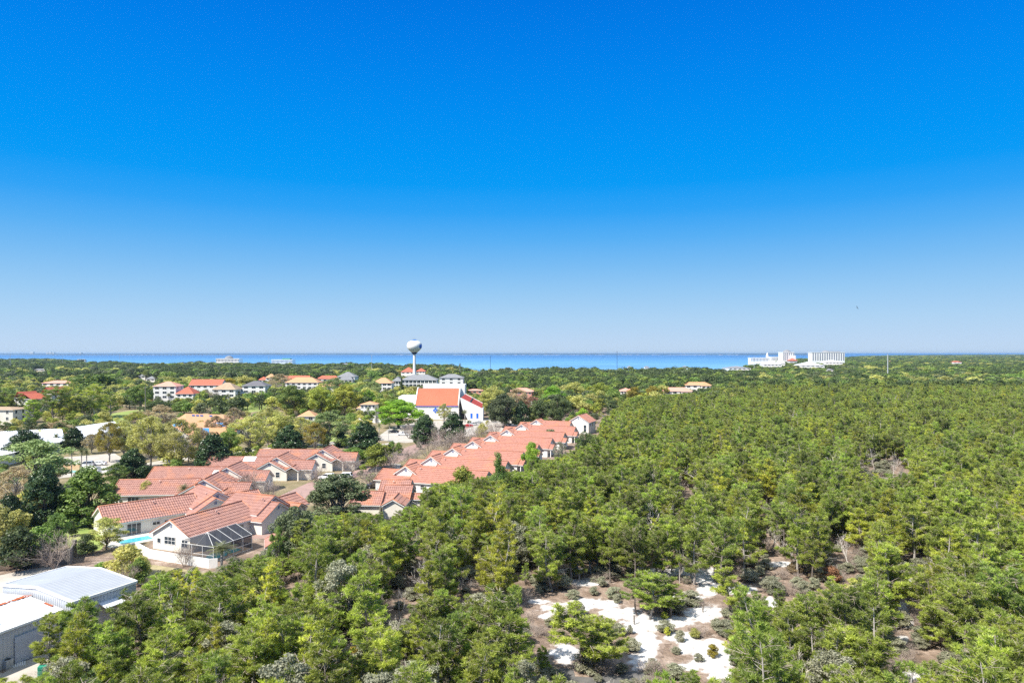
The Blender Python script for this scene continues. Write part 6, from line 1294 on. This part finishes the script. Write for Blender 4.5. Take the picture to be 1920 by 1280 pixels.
def tnear(x,Y,r):
    k = (int(x//14),int(Y//14))
    return any(math.hypot(x-a,Y-b_) < r for i in (-1,0,1) for j in (-1,0,1) for a,b_ in BK.get((k[0]+i,k[1]+j),()))
cand = []
for _ in range(16000):
    Y = 240+(760-240)*rnd.random()**.8; x = rnd.uniform(-.80*Y, .32*Y); cand.append((x,Y))
for _ in range(2500): cand.append((lambda Y: (rnd.uniform(-.80*Y,-.18*Y),Y))(rnd.uniform(185,335)))
cand.sort(key=lambda a: a[1])
kept = []
for x,Y in cand:
    px, yb = scr(x,Y,0)
    if px > 1150 and Y < 420: continue
    if px > 1110 and Y < 330: continue
    if Y < 330 and not (px < 700 or 1010 < px < 1120): continue
    if yb > limit(px) and px < 1150 and px > 700: pass
    if tnear(x,Y,6.6 if Y > 450 else 7.4): continue
    h = rnd.uniform(7,11.5) if Y > 380 else rnd.uniform(2.2,6.5)
    if px > 860 and Y > 620: h = rnd.uniform(10,14)
    w = h*rnd.uniform(.8,1.15); yt = scr(x,Y,h)[1]; wp = w*F/Y
    if hides(px, yt, yb, wp, Y):
        h *= .5; w *= .6; yt = scr(x,Y,h)[1]; wp = w*F/Y
        if h < 2.2 or hides(px, yt, yb, wp, Y): continue
    dark = px > 850 and Y > 560
    key = rnd.choice(['farpine0','farpine1','farpine2','far0','far1'] if dark else ['far0','far0','far1','far2','far2','far3','far4','farpine0','far1'])
    BK.setdefault((int(x//14),int(Y//14)),[]).append((x,Y)); kept.append((wp*h, x,Y,h,w,key,px,yt,yb))
vis_ = [k for k in kept if -20 < k[6] < 1500]
vis_.sort(key=lambda a: -a[0]); ids = set(id(k) for k in vis_[:230])
for k in kept:
    if id(k) in ids:
        _,x,Y,h,w,key,px,yt,yb = k; lb = TN[key]+(' tall' if h > 9.5 else (' low' if h < 6 else ''))+(' pine ' if key.startswith('farpine') else ' tree ')+twhere(px,(yt+yb)/2)
        plant(key, x, Y, h, w, lb, group='trees like this one: '+lb)
fk = ['far0','far1','far2','far3','far4','farpine0','farpine1','farpine2']
for k in fk:
    if k not in SRC: T(k, 1000, 700, 740, 30, 'dark tree in the far wood')
fs2 = [(x,Y,0,w/CW[kind_of(key)],h/10,rnd.uniform(0,6.28),fk.index(key)) for k in kept if id(k) not in ids for _,x,Y,h,w,key,px,yt,yb in (k,)]
# wood beyond to the shore
SH = [(-200,2350),(0,2300),(60,2500),(100,2350),(150,2000),(180,1650),(215,1850),(240,1450),(330,1420),(370,1700),(420,1500),(500,1420),(600,1400),(700,1380),(800,1300),(848,1250),(880,1010),(960,1000),(1100,1000),(1135,900),(1160,940),(1370,1040),(1400,1300),(1440,1650),(1490,2700),(1560,3200),(1600,4700),(1700,7000),(1800,8700),(1920,9500),(2200,10200)]
def shoreY(px): return float(np.interp(px, [a for a,_ in SH], [b_ for _,b_ in SH]))
far = []
def addfar(Y0, Y1, dens_px, step):
    """trees on a jittered grid, spacing grows with distance"""
    Y = Y0
    while Y < Y1:
        st = step(Y); x = -.86*Y
        while x < .84*Y:
            xx = x+rnd.uniform(-.5,.5)*st; YY = Y+rnd.uniform(-.5,.5)*st; px = 960+F*xx/YY; x += st
            if YY > shoreY(px)*(1+.02*math.sin(px*.09)+.02*math.sin(px*.031)): continue
            if YY < 760 and px < 960+F*.32: continue
            if YY < 560 and px > 1120: continue
            h = rnd.uniform(7.5,12); 
            if px < 1330: h = rnd.uniform(9.5,14.5)
            w = st*rnd.choice([.9,1.1,1.3,1.75]); h = h*(.85+.2*w/st); yb = HZ+H*F/YY; yt = HZ+(H-h)*F/YY
            if YY < 1900 and hides(px, yt, yb, w*F/YY, YY): continue
            if 849 < px < 962 and YY > 880 and rnd.random() < .9: continue
            n_ = math.sin(xx*.011+1.3*math.sin(YY*.004))+math.sin(YY*.013+xx*.003)
            if px > 1380: v = rnd.choice([5,6,7,7,1,0,5,7] if n_ > -.4 else [0,1,7,2,4,1])
            else: v = rnd.choice([0,0,0,5,6,6,0,7,1,4] if n_ > -1.0 else [0,1,2,4,7])
            far.append((xx,YY,0,w/7.2,h/10,rnd.uniform(0,6.28),v))
        Y += st*.9
addfar(560, 2600, 0, lambda Y: 7.2+Y*.0042)
addfar(2600, 9600, 0, lambda Y: 16+(Y-2600)*.010)
print('trees: pines', len(pines), 'town', len(kept), 'far', len(far), 'under', len(under))
scatter('distant_woods', fs2+far, [SRC[k] for k in fk], 'dark tree crowns of the far woods reaching to the bay', cat='woods')

# ------------------------------------------------------------------ haze
hz = MB(); hz.box(-13000,13000,-300,13200,-2.0,H+17); ho = hz.build('haze', None if False else [])
hm = bpy.data.materials.new('haze'); hm.use_nodes = True; hn = hm.node_tree; hn.nodes.remove(hn.nodes['Principled BSDF'])
pv = hn.nodes.new('ShaderNodeVolumePrincipled'); pv.inputs['Color'].default_value = (.55,.76,1,1); pv.inputs['Density'].default_value = 4e-5; pv.inputs['Anisotropy'].default_value = .2
hn.links.new(pv.outputs[0], hn.nodes['Material Output'].inputs['Volume']); ho.data.materials.append(hm); tag(ho, kind='stuff', label='pale blue air between the town and the bay', cat='haze')
